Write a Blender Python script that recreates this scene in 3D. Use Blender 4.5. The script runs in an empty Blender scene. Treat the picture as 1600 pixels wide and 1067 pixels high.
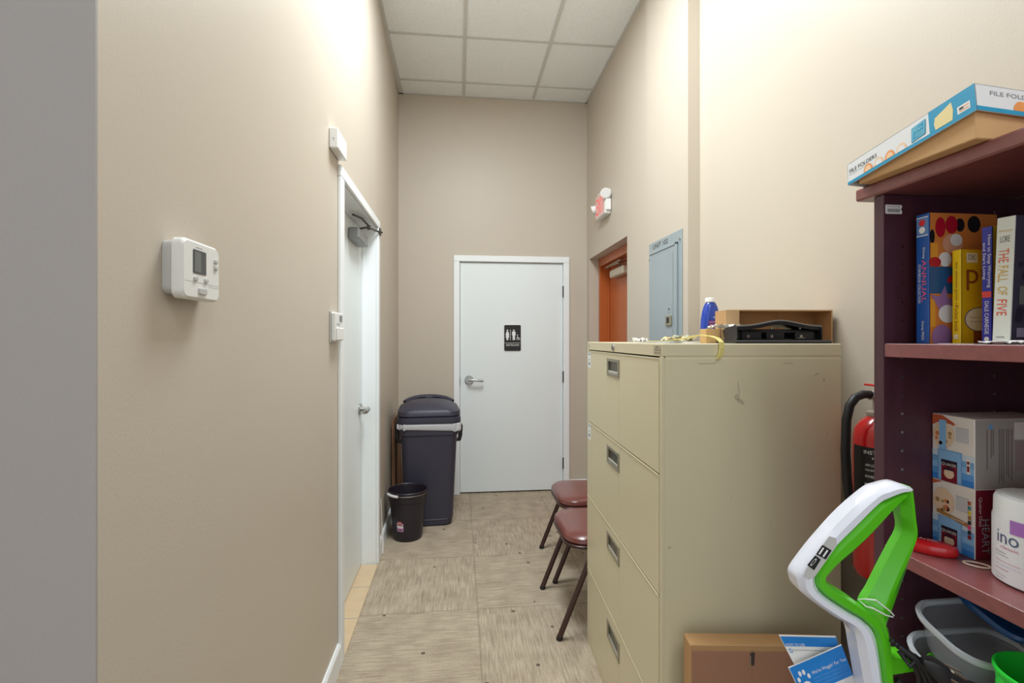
import bpy, math, random
from mathutils import Vector, Matrix, Euler
random.seed(7)
S = bpy.context.scene
COL = S.collection
PI = math.pi

# ------------------------------------------------------------ camera, world, lights, exposure
EYE = 1.355
cam = bpy.data.cameras.new('camera'); camo = bpy.data.objects.new('camera', cam); COL.objects.link(camo)
cam.sensor_width = 36; cam.lens = 36*770/1600; cam.shift_y = -3.5/1600
cam.clip_start = 0.02
camo.location = (0, 0, EYE); camo.rotation_euler = (PI/2, 0, -math.atan(82/770))
S.camera = camo
S.view_settings.view_transform = 'Standard'; S.view_settings.look = 'None'
S.view_settings.exposure = 0.14; S.view_settings.gamma = 1; S.view_settings.use_curve_mapping = False
w = bpy.data.worlds.new('world'); S.world = w; w.use_nodes = True
w.node_tree.nodes['Background'].inputs[0].default_value = (0.88, 0.94, 1.0, 1)
w.node_tree.nodes['Background'].inputs[1].default_value = 1.15

def area(name, loc, sx, sy, power, color=(0.90, 0.97, 1.0)):
    l = bpy.data.lights.new(name, 'AREA'); l.shape = 'RECTANGLE'; l.size = sx; l.size_y = sy
    l.energy = power; l.color = color
    o = bpy.data.objects.new(name, l); COL.objects.link(o); o.location = loc
    return o
area('light_over_cabinet', (0.16, 2.05, 3.44), 0.60, 1.16, 58)
area('fill_light_near_camera', (0.75, -1.0, 3.44), 0.56, 1.16, 22)  # unseen lamp, added and placed to brighten the low left wall
area('light_front_room', (-1.6, -1.6, 3.44), 0.56, 1.16, 4, (0.9, 0.95, 1))

# ------------------------------------------------------------ materials
def lin(c):
    r = []
    for v in c:
        v = v/255.0
        r.append(v/12.92 if v <= 0.04045 else ((v+0.055)/1.055)**2.4)
    return (*r, 1)
MATS = {}
def mat(name, rgb, rough=0.5, metal=0.0, var=0.0, scale=(8, 8, 8), bump=0.0, bscale=200.0, spec=0.5, coat=0.0, alpha=1.0, emit=0.0, trans=0.0):
    if name in MATS: return MATS[name]
    m = bpy.data.materials.new(name); m.use_nodes = True; MATS[name] = m
    nt = m.node_tree; b = nt.nodes['Principled BSDF']
    b.inputs['Base Color'].default_value = lin(rgb); b.inputs['Roughness'].default_value = rough
    b.inputs['Metallic'].default_value = metal; b.inputs['Specular IOR Level'].default_value = spec
    b.inputs['Coat Weight'].default_value = coat; b.inputs['Coat Roughness'].default_value = 0.15
    b.inputs['Alpha'].default_value = alpha
    b.inputs['Transmission Weight'].default_value = trans
    if emit:
        b.inputs['Emission Color'].default_value = lin(rgb); b.inputs['Emission Strength'].default_value = emit
    tc = nt.nodes.new('ShaderNodeTexCoord')
    n = nt.nodes.new('ShaderNodeTexNoise'); mp = nt.nodes.new('ShaderNodeMapping')
    mp.inputs['Scale'].default_value = scale
    nt.links.new(tc.outputs['Object'], mp.inputs[0]); nt.links.new(mp.outputs[0], n.inputs['Vector'])
    n.inputs['Scale'].default_value = 1; n.inputs['Detail'].default_value = 4
    mx = nt.nodes.new('ShaderNodeMix'); mx.data_type = 'RGBA'
    v = max(var, 0.015)
    c = lin(rgb)
    mx.inputs[6].default_value = tuple(max(0, q*(1-v)) for q in c[:3])+(1,)
    mx.inputs[7].default_value = tuple(min(1, q*(1+v)) for q in c[:3])+(1,)
    nt.links.new(n.outputs['Fac'], mx.inputs[0]); nt.links.new(mx.outputs[2], b.inputs['Base Color'])
    if bump:
        n2 = nt.nodes.new('ShaderNodeTexNoise'); n2.inputs['Scale'].default_value = bscale; n2.inputs['Detail'].default_value = 3
        nt.links.new(tc.outputs['Object'], n2.inputs['Vector'])
        bp = nt.nodes.new('ShaderNodeBump'); bp.inputs['Strength'].default_value = bump; bp.inputs['Distance'].default_value = 0.002
        nt.links.new(n2.outputs['Fac'], bp.inputs['Height']); nt.links.new(bp.outputs[0], b.inputs['Normal'])
    return m

PAINT = mat('taupe_wall_paint', (202, 191, 176), 0.42, var=0.03, scale=(1.5, 1.5, 1.5), bump=0.12, bscale=160, spec=0.35)
WHITE = mat('white_gloss_paint', (244, 248, 250), 0.35, var=0.02, bump=0.05, bscale=60)
DOORW = mat('white_door_paint', (236, 243, 244), 0.4, var=0.03, scale=(2, 2, 2), bump=0.05, bscale=60)
GRID = mat('ceiling_grid_enamel', (214, 214, 210), 0.5)
PLASTIC_W = mat('white_plastic', (236, 236, 234), 0.35)
PLASTIC_G = mat('light_grey_plastic', (196, 196, 194), 0.4)
GAP = mat('dark_gap', (28, 26, 25), 0.9)
STEEL = mat('brushed_steel', (175, 175, 172), 0.3, 1.0, var=0.1, scale=(40, 4, 4))
DARKSTEEL = mat('dark_bronze_steel', (84, 80, 76), 0.4, 0.9)
TILE = mat('tan_threshold_tile', (216, 190, 154), 0.35, var=0.12, scale=(12, 12, 12))
ORANGE = mat('orange_stained_wood', (186, 96, 44), 0.35, var=0.16, scale=(6, 6, 0.8), coat=0.2)
BLACKP = mat('black_plastic', (30, 29, 33), 0.35, bump=0.1, bscale=300)
NAVYP = mat('blue_black_bin_plastic', (58, 57, 72), 0.42, var=0.06, bump=0.25, bscale=350)
TOTE = mat('black_wastebasket_plastic', (40, 35, 44), 0.38, var=0.05, bump=0.1, bscale=250)
BAG = mat('white_film_bag', (218, 218, 224), 0.3, alpha=0.8)
PUTTY = mat('putty_enamel', (218, 208, 176), 0.36, var=0.03, scale=(3, 3, 3), bump=0.08, bscale=240)
PUTTYSIDE = PUTTY
PULL = mat('pull_recess_grey', (150, 144, 124), 0.35, 0.3)
MAROON = mat('maroon_vinyl', (118, 66, 60), 0.28, var=0.06, bump=0.1, bscale=220, coat=0.3)
BROWNTUBE = mat('brown_enamel_tube', (66, 42, 38), 0.35, 0.2)
KRAFT = mat('kraft_cardboard', (190, 148, 102), 0.75, var=0.07, scale=(5, 60, 60))
KRAFTD = mat('brown_cardboard', (160, 116, 88), 0.75, var=0.06, scale=(5, 60, 60))
REDEXT = mat('red_gloss_enamel', (206, 26, 34), 0.22, coat=0.6)
INK = mat('black_ink', (26, 25, 28), 0.5)
INKW = mat('white_ink', (238, 238, 240), 0.5)
PAPER = mat('white_paper', (238, 237, 234), 0.7)
GREY = mat('grey_print', (150, 152, 156), 0.6)
GREEN = mat('lime_green_plastic', (86, 192, 22), 0.28, coat=0.4)
GREEN2 = mat('lime_green_cup_plastic', (40, 214, 60), 0.35)
SILVERW = mat('pearl_white_plastic', (232, 234, 246), 0.22, coat=0.5)
CLEAR = mat('clear_plastic', (214, 220, 230), 0.12, alpha=0.28, spec=0.8)
CLEARRIM = mat('clear_plastic_thick_rim', (222, 228, 236), 0.15, alpha=0.62, spec=0.8)
BLUELID = mat('blue_translucent_lid', (22, 92, 160), 0.25, alpha=0.95, coat=0.3)
ELEC = mat('grey_panel_enamel', (158, 170, 176), 0.35, 0.1, var=0.06, scale=(6, 6, 3))
RUBBER = mat('black_rubber', (24, 22, 26), 0.5)

def wood():
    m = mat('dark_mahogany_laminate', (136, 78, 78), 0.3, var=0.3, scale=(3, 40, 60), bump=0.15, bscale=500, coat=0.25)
    return m
WOOD = wood()
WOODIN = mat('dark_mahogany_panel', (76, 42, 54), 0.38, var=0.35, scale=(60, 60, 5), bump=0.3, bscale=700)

def carpet():
    m = bpy.data.materials.new('striped_carpet_tile'); m.use_nodes = True; nt = m.node_tree; N = nt.nodes; K = nt.links
    b = N['Principled BSDF']; b.inputs['Roughness'].default_value = 0.95; b.inputs['Specular IOR Level'].default_value = 0.15
    tc = N.new('ShaderNodeTexCoord'); sx = N.new('ShaderNodeSeparateXYZ'); K.new(tc.outputs['Object'], sx.inputs[0])
    def M(op, a, bb=None):
        n = N.new('ShaderNodeMath'); n.operation = op
        for i, q in enumerate((a, bb)):
            if q is None: continue
            if isinstance(q, (int, float)): n.inputs[i].default_value = q
            else: K.new(q, n.inputs[i])
        return n.outputs[0]
    u = M('DIVIDE', M('SUBTRACT', sx.outputs[0], 0.09), 0.61); v = M('DIVIDE', M('SUBTRACT', sx.outputs[1], 2.48), 0.61)
    fu = M('FLOOR', u); fv = M('FLOOR', v)
    par = M('FLOORED_MODULO', M('ADD', M('ADD', fu, fv), 1), 2)
    def stripes(sc):
        mp = N.new('ShaderNodeMapping'); mp.inputs['Scale'].default_value = sc
        K.new(tc.outputs['Object'], mp.inputs[0])
        n = N.new('ShaderNodeTexNoise'); n.inputs['Scale'].default_value = 1; n.inputs['Detail'].default_value = 5; n.inputs['Roughness'].default_value = 0.65
        K.new(mp.outputs[0], n.inputs['Vector']); return n.outputs['Fac']
    A = stripes((130, 7.0, 1)); B = stripes((7.0, 130, 1))
    mx = N.new('ShaderNodeMix'); K.new(par, mx.inputs[0]); K.new(A, mx.inputs[2]); K.new(B, mx.inputs[3])
    fine = N.new('ShaderNodeTexNoise'); fine.inputs['Scale'].default_value = 190; K.new(tc.outputs['Object'], fine.inputs['Vector'])
    big = N.new('ShaderNodeTexNoise'); big.inputs['Scale'].default_value = 9; K.new(tc.outputs['Object'], big.inputs['Vector'])
    s = M('ADD', M('MULTIPLY', mx.outputs[0], 0.54), M('ADD', M('MULTIPLY', fine.outputs['Fac'], 0.26), M('MULTIPLY', big.outputs['Fac'], 0.20)))
    cr = N.new('ShaderNodeValToRGB'); K.new(s, cr.inputs[0])
    e = cr.color_ramp.elements
    e[0].position = 0.34; e[0].color = lin((138, 124, 107)); e[1].position = 0.66; e[1].color = lin((206, 192, 171))
    k = cr.color_ramp.elements.new(0.5); k.color = lin((176, 161, 141))
    # tile seams, a shade darker
    du = M('ABSOLUTE', M('SUBTRACT', M('FRACT', u), 0.5)); dv = M('ABSOLUTE', M('SUBTRACT', M('FRACT', v), 0.5))
    ed = M('GREATER_THAN', M('MAXIMUM', du, dv), 0.494)
    mc = N.new('ShaderNodeMix'); mc.data_type = 'RGBA'; K.new(M('MULTIPLY', ed, 0.3), mc.inputs[0])
    K.new(cr.outputs[0], mc.inputs[6]); mc.inputs[7].default_value = lin((96, 84, 70))
    # a few specks of lint and dirt
    vo = N.new('ShaderNodeTexVoronoi'); vo.inputs['Scale'].default_value = 8; K.new(tc.outputs['Object'], vo.inputs['Vector'])
    sp = M('LESS_THAN', vo.outputs['Distance'], 0.085)
    md = N.new('ShaderNodeMix'); md.data_type = 'RGBA'; K.new(M('MULTIPLY', sp, 0.75), md.inputs[0]); K.new(mc.outputs[2], md.inputs[6]); md.inputs[7].default_value = lin((60, 50, 42))
    K.new(md.outputs[2], b.inputs['Base Color'])
    bp = N.new('ShaderNodeBump'); bp.inputs['Strength'].default_value = 0.5; bp.inputs['Distance'].default_value = 0.003
    K.new(s, bp.inputs['Height']); K.new(bp.outputs[0], b.inputs['Normal'])
    return m
CARPET = carpet()

def ceiltile():
    m = bpy.data.materials.new('speckled_ceiling_tile'); m.use_nodes = True; nt = m.node_tree; N = nt.nodes; K = nt.links
    b = N['Principled BSDF']; b.inputs['Roughness'].default_value = 0.95
    tc = N.new('ShaderNodeTexCoord'); n = N.new('ShaderNodeTexNoise'); n.inputs['Scale'].default_value = 90; n.inputs['Detail'].default_value = 6
    K.new(tc.outputs['Object'], n.inputs['Vector'])
    cr = N.new('ShaderNodeValToRGB'); K.new(n.outputs['Fac'], cr.inputs[0])
    cr.color_ramp.elements[0].position = 0.34; cr.color_ramp.elements[0].color = lin((236, 242, 244))
    cr.color_ramp.elements[1].position = 0.5; cr.color_ramp.elements[1].color = lin((250, 254, 255))
    K.new(cr.outputs[0], b.inputs['Base Color'])
    bp = N.new('ShaderNodeBump'); bp.inputs['Strength'].default_value = 0.3; bp.inputs['Distance'].default_value = 0.002
    K.new(n.outputs['Fac'], bp.inputs['Height']); K.new(bp.outputs[0], b.inputs['Normal'])
    return m
CEIL = ceiltile()

# ------------------------------------------------------------ mesh builder
V = Vector
def frame(d):
    d = V(d).normalized(); a = V((0, 0, 1)) if abs(d.z) < 0.9 else V((1, 0, 0))
    x = a.cross(d).normalized(); return x, d.cross(x).normalized(), d
def rrect(w, h, r, n=4, cx=0, cy=0):
    r = min(r, w/2-1e-5, h/2-1e-5); p = []
    for sx, sy, a0 in ((1, 1, 0), (-1, 1, PI/2), (-1, -1, PI), (1, -1, 1.5*PI)):
        for i in range(n+1):
            a = a0+PI/2*i/n
            p.append((cx+sx*(w/2-r)+r*math.cos(a), cy+sy*(h/2-r)+r*math.sin(a)))
    return p
def circ(cx, cy, r, n=20, ry=None):
    return [(cx+r*math.cos(2*PI*i/n), cy+(ry or r)*math.sin(2*PI*i/n)) for i in range(n)]

class MB:
    def __init__(s): s.v = []; s.f = []; s.m = []; s.sm = []; s.T = Matrix.Identity(4)
    def face(s, idx, mi=0, smooth=False): s.f.append(tuple(idx)); s.m.append(mi); s.sm.append(smooth)
    def add(s, pts):
        k = len(s.v); s.v += [tuple(s.T @ V(p)) for p in pts]; return k
    def box(s, x0, y0, z0, x1, y1, z1, mi=0, c=0.0):
        if x0 > x1: x0, x1 = x1, x0
        if y0 > y1: y0, y1 = y1, y0
        if z0 > z1: z0, z1 = z1, z0
        c = min(c, (x1-x0)*0.45, (y1-y0)*0.45, (z1-z0)*0.45)
        if c <= 0:
            k = s.add([(x, y, z) for z in (z0, z1) for y in (y0, y1) for x in (x0, x1)])
            for q in ((0, 2, 3, 1), (4, 5, 7, 6), (0, 1, 5, 4), (2, 6, 7, 3), (0, 4, 6, 2), (1, 3, 7, 5)): s.face([k+i for i in q], mi)
            return s
        idx = {}
        X = (x0, x1); Y = (y0, y1); Z = (z0, z1)
        for i in (0, 1):
            for j in (0, 1):
                for l in (0, 1):
                    px, py, pz = X[i], Y[j], Z[l]
                    ix = px+(c if i == 0 else -c); iy = py+(c if j == 0 else -c); iz = pz+(c if l == 0 else -c)
                    k = s.add([(px, iy, iz), (ix, py, iz), (ix, iy, pz)])
                    idx[i, j, l] = (k, k+1, k+2)
        for i in (0, 1):
            q = [idx[i, 0, 0][0], idx[i, 1, 0][0], idx[i, 1, 1][0], idx[i, 0, 1][0]]; s.face(q if i else q[::-1], mi)
            q = [idx[0, i, 0][1], idx[1, i, 0][1], idx[1, i, 1][1], idx[0, i, 1][1]]; s.face(q[::-1] if i else q, mi)
            q = [idx[0, 0, i][2], idx[1, 0, i][2], idx[1, 1, i][2], idx[0, 1, i][2]]; s.face(q if i else q[::-1], mi)
        for a in (0, 1):
            for b in (0, 1):
                fl = (a+b) % 2 == 1
                q = [idx[0, a, b][1], idx[1, a, b][1], idx[1, a, b][2], idx[0, a, b][2]]; s.face(q, mi)
                q = [idx[a, 0, b][0], idx[a, 1, b][0], idx[a, 1, b][2], idx[a, 0, b][2]]; s.face(q, mi)
                q = [idx[a, b, 0][0], idx[a, b, 1][0], idx[a, b, 1][1], idx[a, b, 0][1]]; s.face(q, mi)
        for t in idx.values(): s.face(t, mi)
        return s
    def loft(s, loops, mi=0, smooth=True, caps=(True, True), closed=False):
        n = len(loops[0]); ks = [s.add(l) for l in loops]
        R = range(len(loops) if closed else len(loops)-1)
        for i in R:
            a = ks[i]; b = ks[(i+1) % len(loops)]
            for j in range(n):
                s.face([a+j, a+(j+1) % n, b+(j+1) % n, b+j], mi, smooth)
        if not closed:
            if caps[0]: s.face([ks[0]+j for j in range(n)][::-1], mi)
            if caps[1]: s.face([ks[-1]+j for j in range(n)], mi)
        return s
    def prism(s, poly, o, r, u, depth, mi=0, c=0.0, smooth=False):
        """polygon in the (r,u) plane at o, pushed along r x u by depth; c chamfers the far edge"""
        o, r, u = V(o), V(r).normalized(), V(u).normalized(); n = r.cross(u)
        def L(pp, d): return [o+r*a+u*b+n*d for a, b in pp]
        loops = [L(poly, 0)]
        if c > 0:
            cx = sum(p[0] for p in poly)/len(poly); cy = sum(p[1] for p in poly)/len(poly)
            hx = max(abs(p[0]-cx) for p in poly); hy = max(abs(p[1]-cy) for p in poly)
            ins = [(cx+(a-cx)*(hx-c)/hx, cy+(b-cy)*(hy-c)/hy) for a, b in poly]
            loops += [L(poly, depth-c), L(ins, depth)]
        else: loops.append(L(poly, depth))
        return s.loft(loops, mi, smooth)
    def tube(s, path, r, seg=10, mi=0, closed=False, ry=None):
        P = [V(p) for p in path]; n = len(P); loops = []; x = None
        for i in range(n):
            if closed: d = (P[(i+1) % n]-P[i-1])
            else: d = P[min(i+1, n-1)]-P[max(i-1, 0)]
            d.normalize()
            if x is None: x = frame(d)[0]
            else:
                x = x-d*x.dot(d)
                x = x.normalized() if x.length > 1e-6 else frame(d)[0]
            y = d.cross(x); rr = r[i] if isinstance(r, (list, tuple)) else r
            loops.append([P[i]+x*rr*math.cos(2*PI*k/seg)+y*(ry or rr)*math.sin(2*PI*k/seg) for k in range(seg)])
        return s.loft(loops, mi, True, closed=closed)
    def cyl(s, a, b, r, seg=20, mi=0, r2=None, c=0.0):
        a, b = V(a), V(b); x, y, d = frame(b-a); L = (b-a).length; r2 = r if r2 is None else r2
        st = [(0, r), (L, r2)] if c <= 0 else [(0, r-c), (c, r), (L-c, r2), (L, r2-c)]
        return s.loft([[a+d*t+(x*math.cos(2*PI*k/seg)+y*math.sin(2*PI*k/seg))*q for k in range(seg)] for t, q in st], mi, True)
    def lathe(s, prof, o=(0, 0, 0), seg=32, mi=0, sx=1, sy=1, smooth=True, caps=(True, True), axis=(0, 0, 1)):
        o = V(o)
        if tuple(axis) == (0, 0, 1): x, y, d = V((1, 0, 0)), V((0, 1, 0)), V((0, 0, 1))
        else: x, y, d = frame(axis)
        return s.loft([[o+x*r*sx*math.cos(2*PI*k/seg)+y*r*sy*math.sin(2*PI*k/seg)+d*z for k in range(seg)] for r, z in prof], mi, smooth, caps)
    def ell(s, o, rx, ry, rz, mi=0, seg=20, rings=10):
        return s.loft([[V(o)+V((rx*math.sin(t)*math.cos(2*PI*k/seg), ry*math.sin(t)*math.sin(2*PI*k/seg), -rz*math.cos(t))) for k in range(seg)] for t in [0.02+(PI-0.04)*i/rings for i in range(rings+1)]], mi, True)
    def poly(s, pts2, o, r, u, mi=0, off=0.0):
        """flat print on a surface"""
        o, r, u = V(o), V(r).normalized(), V(u).normalized(); n = r.cross(u)
        k = s.add([o+r*a+u*b+n*off for a, b in pts2]); s.face(range(k, k+len(pts2)), mi); return s
    def rect(s, a0, b0, a1, b1, o, r, u, mi=0, off=0.0): return s.poly([(a0, b0), (a1, b0), (a1, b1), (a0, b1)], o, r, u, mi, off)
    def text(s, t, a, b, wd, ht, o, r, u, mi=0, off=0.0, wrap=None):
        me = text_mesh(t); xs = [q.co.x for q in me.vertices]; ys = [q.co.y for q in me.vertices]
        x0, x1, y0, y1 = min(xs), max(xs), min(ys), max(ys)
        o, r, u = V(o), V(r).normalized(), V(u).normalized(); n = r.cross(u); pts = []
        for q in me.vertices:
            A = a+(q.co.x-x0)/(x1-x0)*wd; B = b+(q.co.y-y0)/(y1-y0)*ht
            pts.append(wrap(A, B) if wrap else o+r*A+u*B+n*off)
        k = s.add(pts)
        for p in me.polygons: s.face([k+i for i in p.vertices], mi)
        return s
    def ribbon(s, A, B, y0, y1, c=0.004, mi=0, e=0.12):
        """band between outlines A and B (x,z pairs), y0..y1 thick, rounded edges"""
        def spl(P, n=4):
            o_ = []
            for i in range(len(P)-1):
                p0, p1, p2, p3 = P[max(i-1, 0)], P[i], P[i+1], P[min(i+2, len(P)-1)]
                for k in range(n):
                    t = k/n
                    o_.append(tuple(0.5*(2*p1[j]+(p2[j]-p0[j])*t+(2*p0[j]-5*p1[j]+4*p2[j]-p3[j])*t*t+(3*p1[j]-p0[j]-3*p2[j]+p3[j])*t**3) for j in (0, 1)))
            return o_+[P[-1]]
        A, B = spl(A), spl(B)
        loops = []
        for (ax, az), (bx, bz) in zip(A, B):
            def q(t, y): return (ax+(bx-ax)*t, y, az+(bz-az)*t)
            loops.append([q(0, y0+c), q(e, y0), q(1-e, y0), q(1, y0+c), q(1, y1-c), q(1-e, y1), q(e, y1), q(0, y1-c)])
        return s.loft(loops, mi, True)
    def build(s, name, mats, parent=None, smooth_angle=True):
        me = bpy.data.meshes.new(name)
        me.from_pydata(s.v, [], s.f)
        for m in (mats if isinstance(mats, (list, tuple)) else [mats]): me.materials.append(m)
        for i, p in enumerate(me.polygons): p.material_index = s.m[i]; p.use_smooth = s.sm[i]
        import bmesh
        bm = bmesh.new(); bm.from_mesh(me)
        # outward normals shell by shell (closed shells only)
        bmesh.ops.recalc_face_normals(bm, faces=bm.faces)
        for e_ in bm.edges:
            if len(e_.link_faces) == 2 and e_.calc_face_angle(0) > 0.65: e_.smooth = False
        bm.to_mesh(me); bm.free(); me.update()
        o = bpy.data.objects.new(name, me); COL.objects.link(o)
        if parent: o.parent = parent
        return o
TXT = {}
def text_mesh(t):
    if t in TXT: return TXT[t]
    cu = bpy.data.curves.new('t', 'FONT'); cu.body = t; cu.resolution_u = 3
    o = bpy.data.objects.new('t', cu); COL.objects.link(o)
    dg = bpy.context.evaluated_depsgraph_get(); me = bpy.data.meshes.new_from_object(o.evaluated_get(dg))
    bpy.data.objects.remove(o); bpy.data.curves.remove(cu); TXT[t] = me
    return me
def bar(): return MB()
def thing(name, loc, label, cat, rz=0.0, group=None, rot=None):
    o = bpy.data.objects.new(name, None); COL.objects.link(o); o.location = loc
    o.rotation_euler = rot if rot else (0, 0, rz); o.empty_display_size = 0.05
    o['label'] = label; o['category'] = cat
    if group: o['group'] = group
    return o
def tag(o, label, cat, group=None):
    o['label'] = label; o['category'] = cat
    if group: o['group'] = group
    return o
def struct(name, mb, m):
    o = mb.build(name, m); o['kind'] = 'structure'; return o
def copy_tree(o):
    c = o.copy(); COL.objects.link(c)
    for ch in list(o.children):
        d = ch.copy(); COL.objects.link(d); d.parent = c
        for g in ch.children:
            h = g.copy(); COL.objects.link(h); h.parent = d
    return c
XP, XN, YP, YN, ZP, ZN = (1, 0, 0), (-1, 0, 0), (0, 1, 0), (0, -1, 0), (0, 0, 1), (0, 0, -1)

# ------------------------------------------------------------ setting
CH = 3.48; YB = 4.33
LX = -0.50; LXF = -0.525; RH = 1.137; RP = 1.12; RN = 1.18
def wallpoly(mb, plan, z0, z1, mi=0):
    mb.prism(plan, (0, 0, z0), XP, YP, z1-z0, mi); return mb
m = MB(); m.box(-3.2, -3, -0.05, 2.0, 5.0, 0); struct('floor', m, CARPET)
# left wall with the side door opening (y 2.155..3.045)
m = MB()
wallpoly(m, [(LX, 0.742), (LX, 2.155), (-0.62, 2.155), (-0.62, 0.742)], 0, CH)
wallpoly(m, [(LX, 2.155), (LX, 3.045), (-0.62, 3.045), (-0.62, 2.155)], 2.03, CH)
wallpoly(m, [(LX, 3.045), (LXF, YB), (-0.66, YB), (-0.66, 3.045)], 0, CH)
struct('wall_left', m, PAINT)
m = MB(); m.box(-3.2, 0.742, 0, -0.6201, 0.86, CH); m.box(-3.2, 0.738, 0, -0.5, 0.7418, CH); struct('wall_left_front', m, mat('grey_mauve_wall', (172, 166, 164), 0.5, var=0.04, scale=(2, 2, 2), bump=0.12, bscale=160, spec=0.3))  # front face is greyer and darker than the other walls
m = MB(); wallpoly(m, [(LXF, YB), (-0.0, YB), (-0.0, YB+0.1), (LXF, YB+0.1)], 0, CH)
wallpoly(m, [(-0.0, YB), (0.925, YB), (0.925, YB+0.1), (-0.0, YB+0.1)], 2.04, CH)
wallpoly(m, [(0.925, YB), (RH+0.3, YB), (RH+0.3, YB+0.1), (0.925, YB+0.1)], 0, CH)
struct('wall_back', m, PAINT)
m = MB()
m.box(RH, 4.24, 0, RH+0.09, YB, CH); m.box(RH, 3.26, 2.06, RH+0.09, 4.24, CH); m.box(RH, 2.868, 0, RH+0.09, 3.26, CH)
m.box(RH+0.09, 4.24, 0, RH+0.2, YB, CH); m.box(RH+0.09, 2.868, 2.06, RH+0.2, 4.24, CH); m.box(RH+0.09, 2.868, 0, RH+0.2, 3.26, CH)
struct('wall_right_hall', m, PAINT)
m = MB(); m.box(RP, 2.324, 0, RP+0.2, 2.868, CH); struct('wall_right_panel', m, PAINT)
m = MB(); m.box(RN, -3, 0, RN+0.1, 2.324, CH); struct('wall_right', m, PAINT)
m = MB(); m.box(-3.3, -3, 0, -3.2, 0.86, CH); struct('wall_far_left', m, PAINT)
m = MB(); m.box(-3.2, -3, CH, 1.5, YB+0.1, CH+0.03)
ceil = struct('ceiling', m, CEIL)
g = MB()
for i in range(-6, 3):
    x = 0.038+0.61*i; ext = (LXF < x < RH)
    y0 = -3 ; y1 = YB if x > LXF else 0.74
    if x < RN: g.box(x-0.012, y0, CH-0.006, x+0.012, y1, CH+0.001)
for j in range(-12, 3):
    y = 3.475+0.615*j
    if y > -3 and y < YB: g.box((LX if y > 0.74 else -3.2), y-0.012, CH-0.0062, (RH if y > 2.4 else RN), y+0.012, CH+0.001)
g.box(LX-0.02, 0.742, CH-0.008, LX+0.018, YB, CH); g.box(LXF, YB-0.018, CH-0.008, RH, YB, CH); g.box(RH-0.018, 2.868, CH-0.008, RH, YB, CH)
g.box(RP-0.018, 2.324, CH-0.008, RP, 2.868, CH); g.box(RN-0.018, -3, CH-0.008, RN, 2.324, CH)
gr = g.build('grid', GRID, ceil)
# baseboards
def base_profile(mb, a, b, n, h=0.10, t=0.013):
    a = V((*a, 0)); b = V((*b, 0)); n = V((*n, 0)).normalized()
    prof = [(0, 0), (t, 0), (t, h-0.012), (t*0.45, h), (0, h)]
    mb.loft([[p+n*q+V((0, 0, z)) for q, z in prof] for p in (a, b)], 0, False)
m = MB(); base_profile(m, (LX, 0.742), (LX, 2.10), (1, 0)); struct('baseboard_left', m, WHITE)
m = MB(); base_profile(m, (LX, 3.10), (LXF, YB), (1, 0)); struct('baseboard_left_far', m, WHITE)
m = MB(); base_profile(m, (LXF, YB), (-0.05, YB), (0, -1)); base_profile(m, (0.96, YB), (RH, YB), (0, -1)); struct('baseboard_back', m, WHITE)
m = MB(); base_profile(m, (RH, 2.868), (RH, 3.26), (-1, 0)); base_profile(m, (RP, 2.324), (RP, 2.868), (-1, 0)); base_profile(m, (RN, -3), (RN, 2.324), (-1, 0)); base_profile(m, (RH, 4.24), (RH, YB), (-1, 0)); struct('baseboard_right', m, WHITE)
m = MB(); m.box(-0.60, 2.172, 0.0, -0.487, 3.028, 0.006, c=0.002)
for y in (2.45, 2.755): m.box(-0.598, y-0.002, 0.0055, -0.489, y+0.002, 0.0064, 1)
struct('trim_1', m, [TILE, GREY])

# door_1: white restroom door in the back wall
d = MB(); d.box(0.006, YB+0.012, 0.012, 0.919, YB+0.055, 2.030, c=0.002)
door1 = struct('door_1', d, DOORW)
f = MB()
for x0, x1 in ((-0.050, 0.001), (0.924, 0.975)): f.box(x0, YB-0.016, 0, x1, YB-0.0005, 2.0345, c=0.003)
f.box(-0.050, YB-0.016, 2.035, 0.975, YB-0.0005, 2.087, c=0.003)
f.box(-0.012, YB+0.0, 0, 0.003, YB+0.09, 2.034); f.box(0.922, YB+0.0, 0, 0.938, YB+0.09, 2.034); f.box(0.003, YB, 2.033, 0.922, YB+0.09, 2.0398)
f.box(0.0, YB+0.056, 0.0, 0.925, YB+0.09, 2.033, 1)
f.build('door_frame', [WHITE, GAP], door1)
def hinge(parent, x, y, z, axis='y', h=0.1):
    q = MB(); q.cyl((x, y, z-h/2), (x, y, z+h/2), 0.008, 12, c=0.001)
    for k in (-0.3, 0, 0.3): q.cyl((x, y, z+k*h-0.001), (x, y, z+k*h+0.001), 0.0088, 12)
    return q.build('hinge', DARKSTEEL, parent)
for z in (1.78, 1.02, 0.25): hinge(door1, 0.9215, YB-0.004, z)
q = MB(); q.box(0.0005, YB-0.002, 0.95, 0.0055, YB+0.03, 1.02); q.build('strike_plate', DARKSTEEL, door1)
q = MB(); q.cyl((0.083, YB+0.012, 1.0), (0.083, YB-0.008, 1.0), 0.037, 28, c=0.004); q.cyl((0.083, YB-0.008, 1.0), (0.083, YB-0.05, 1.0), 0.014, 16)
q.tube([(0.078, YB-0.05, 1.0), (0.11, YB-0.055, 1.001), (0.16, YB-0.055, 0.998), (0.195, YB-0.052, 0.992), (0.20, YB-0.035, 0.990)], 0.0105, 12)
q.build('door_handle', STEEL, door1)

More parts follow.
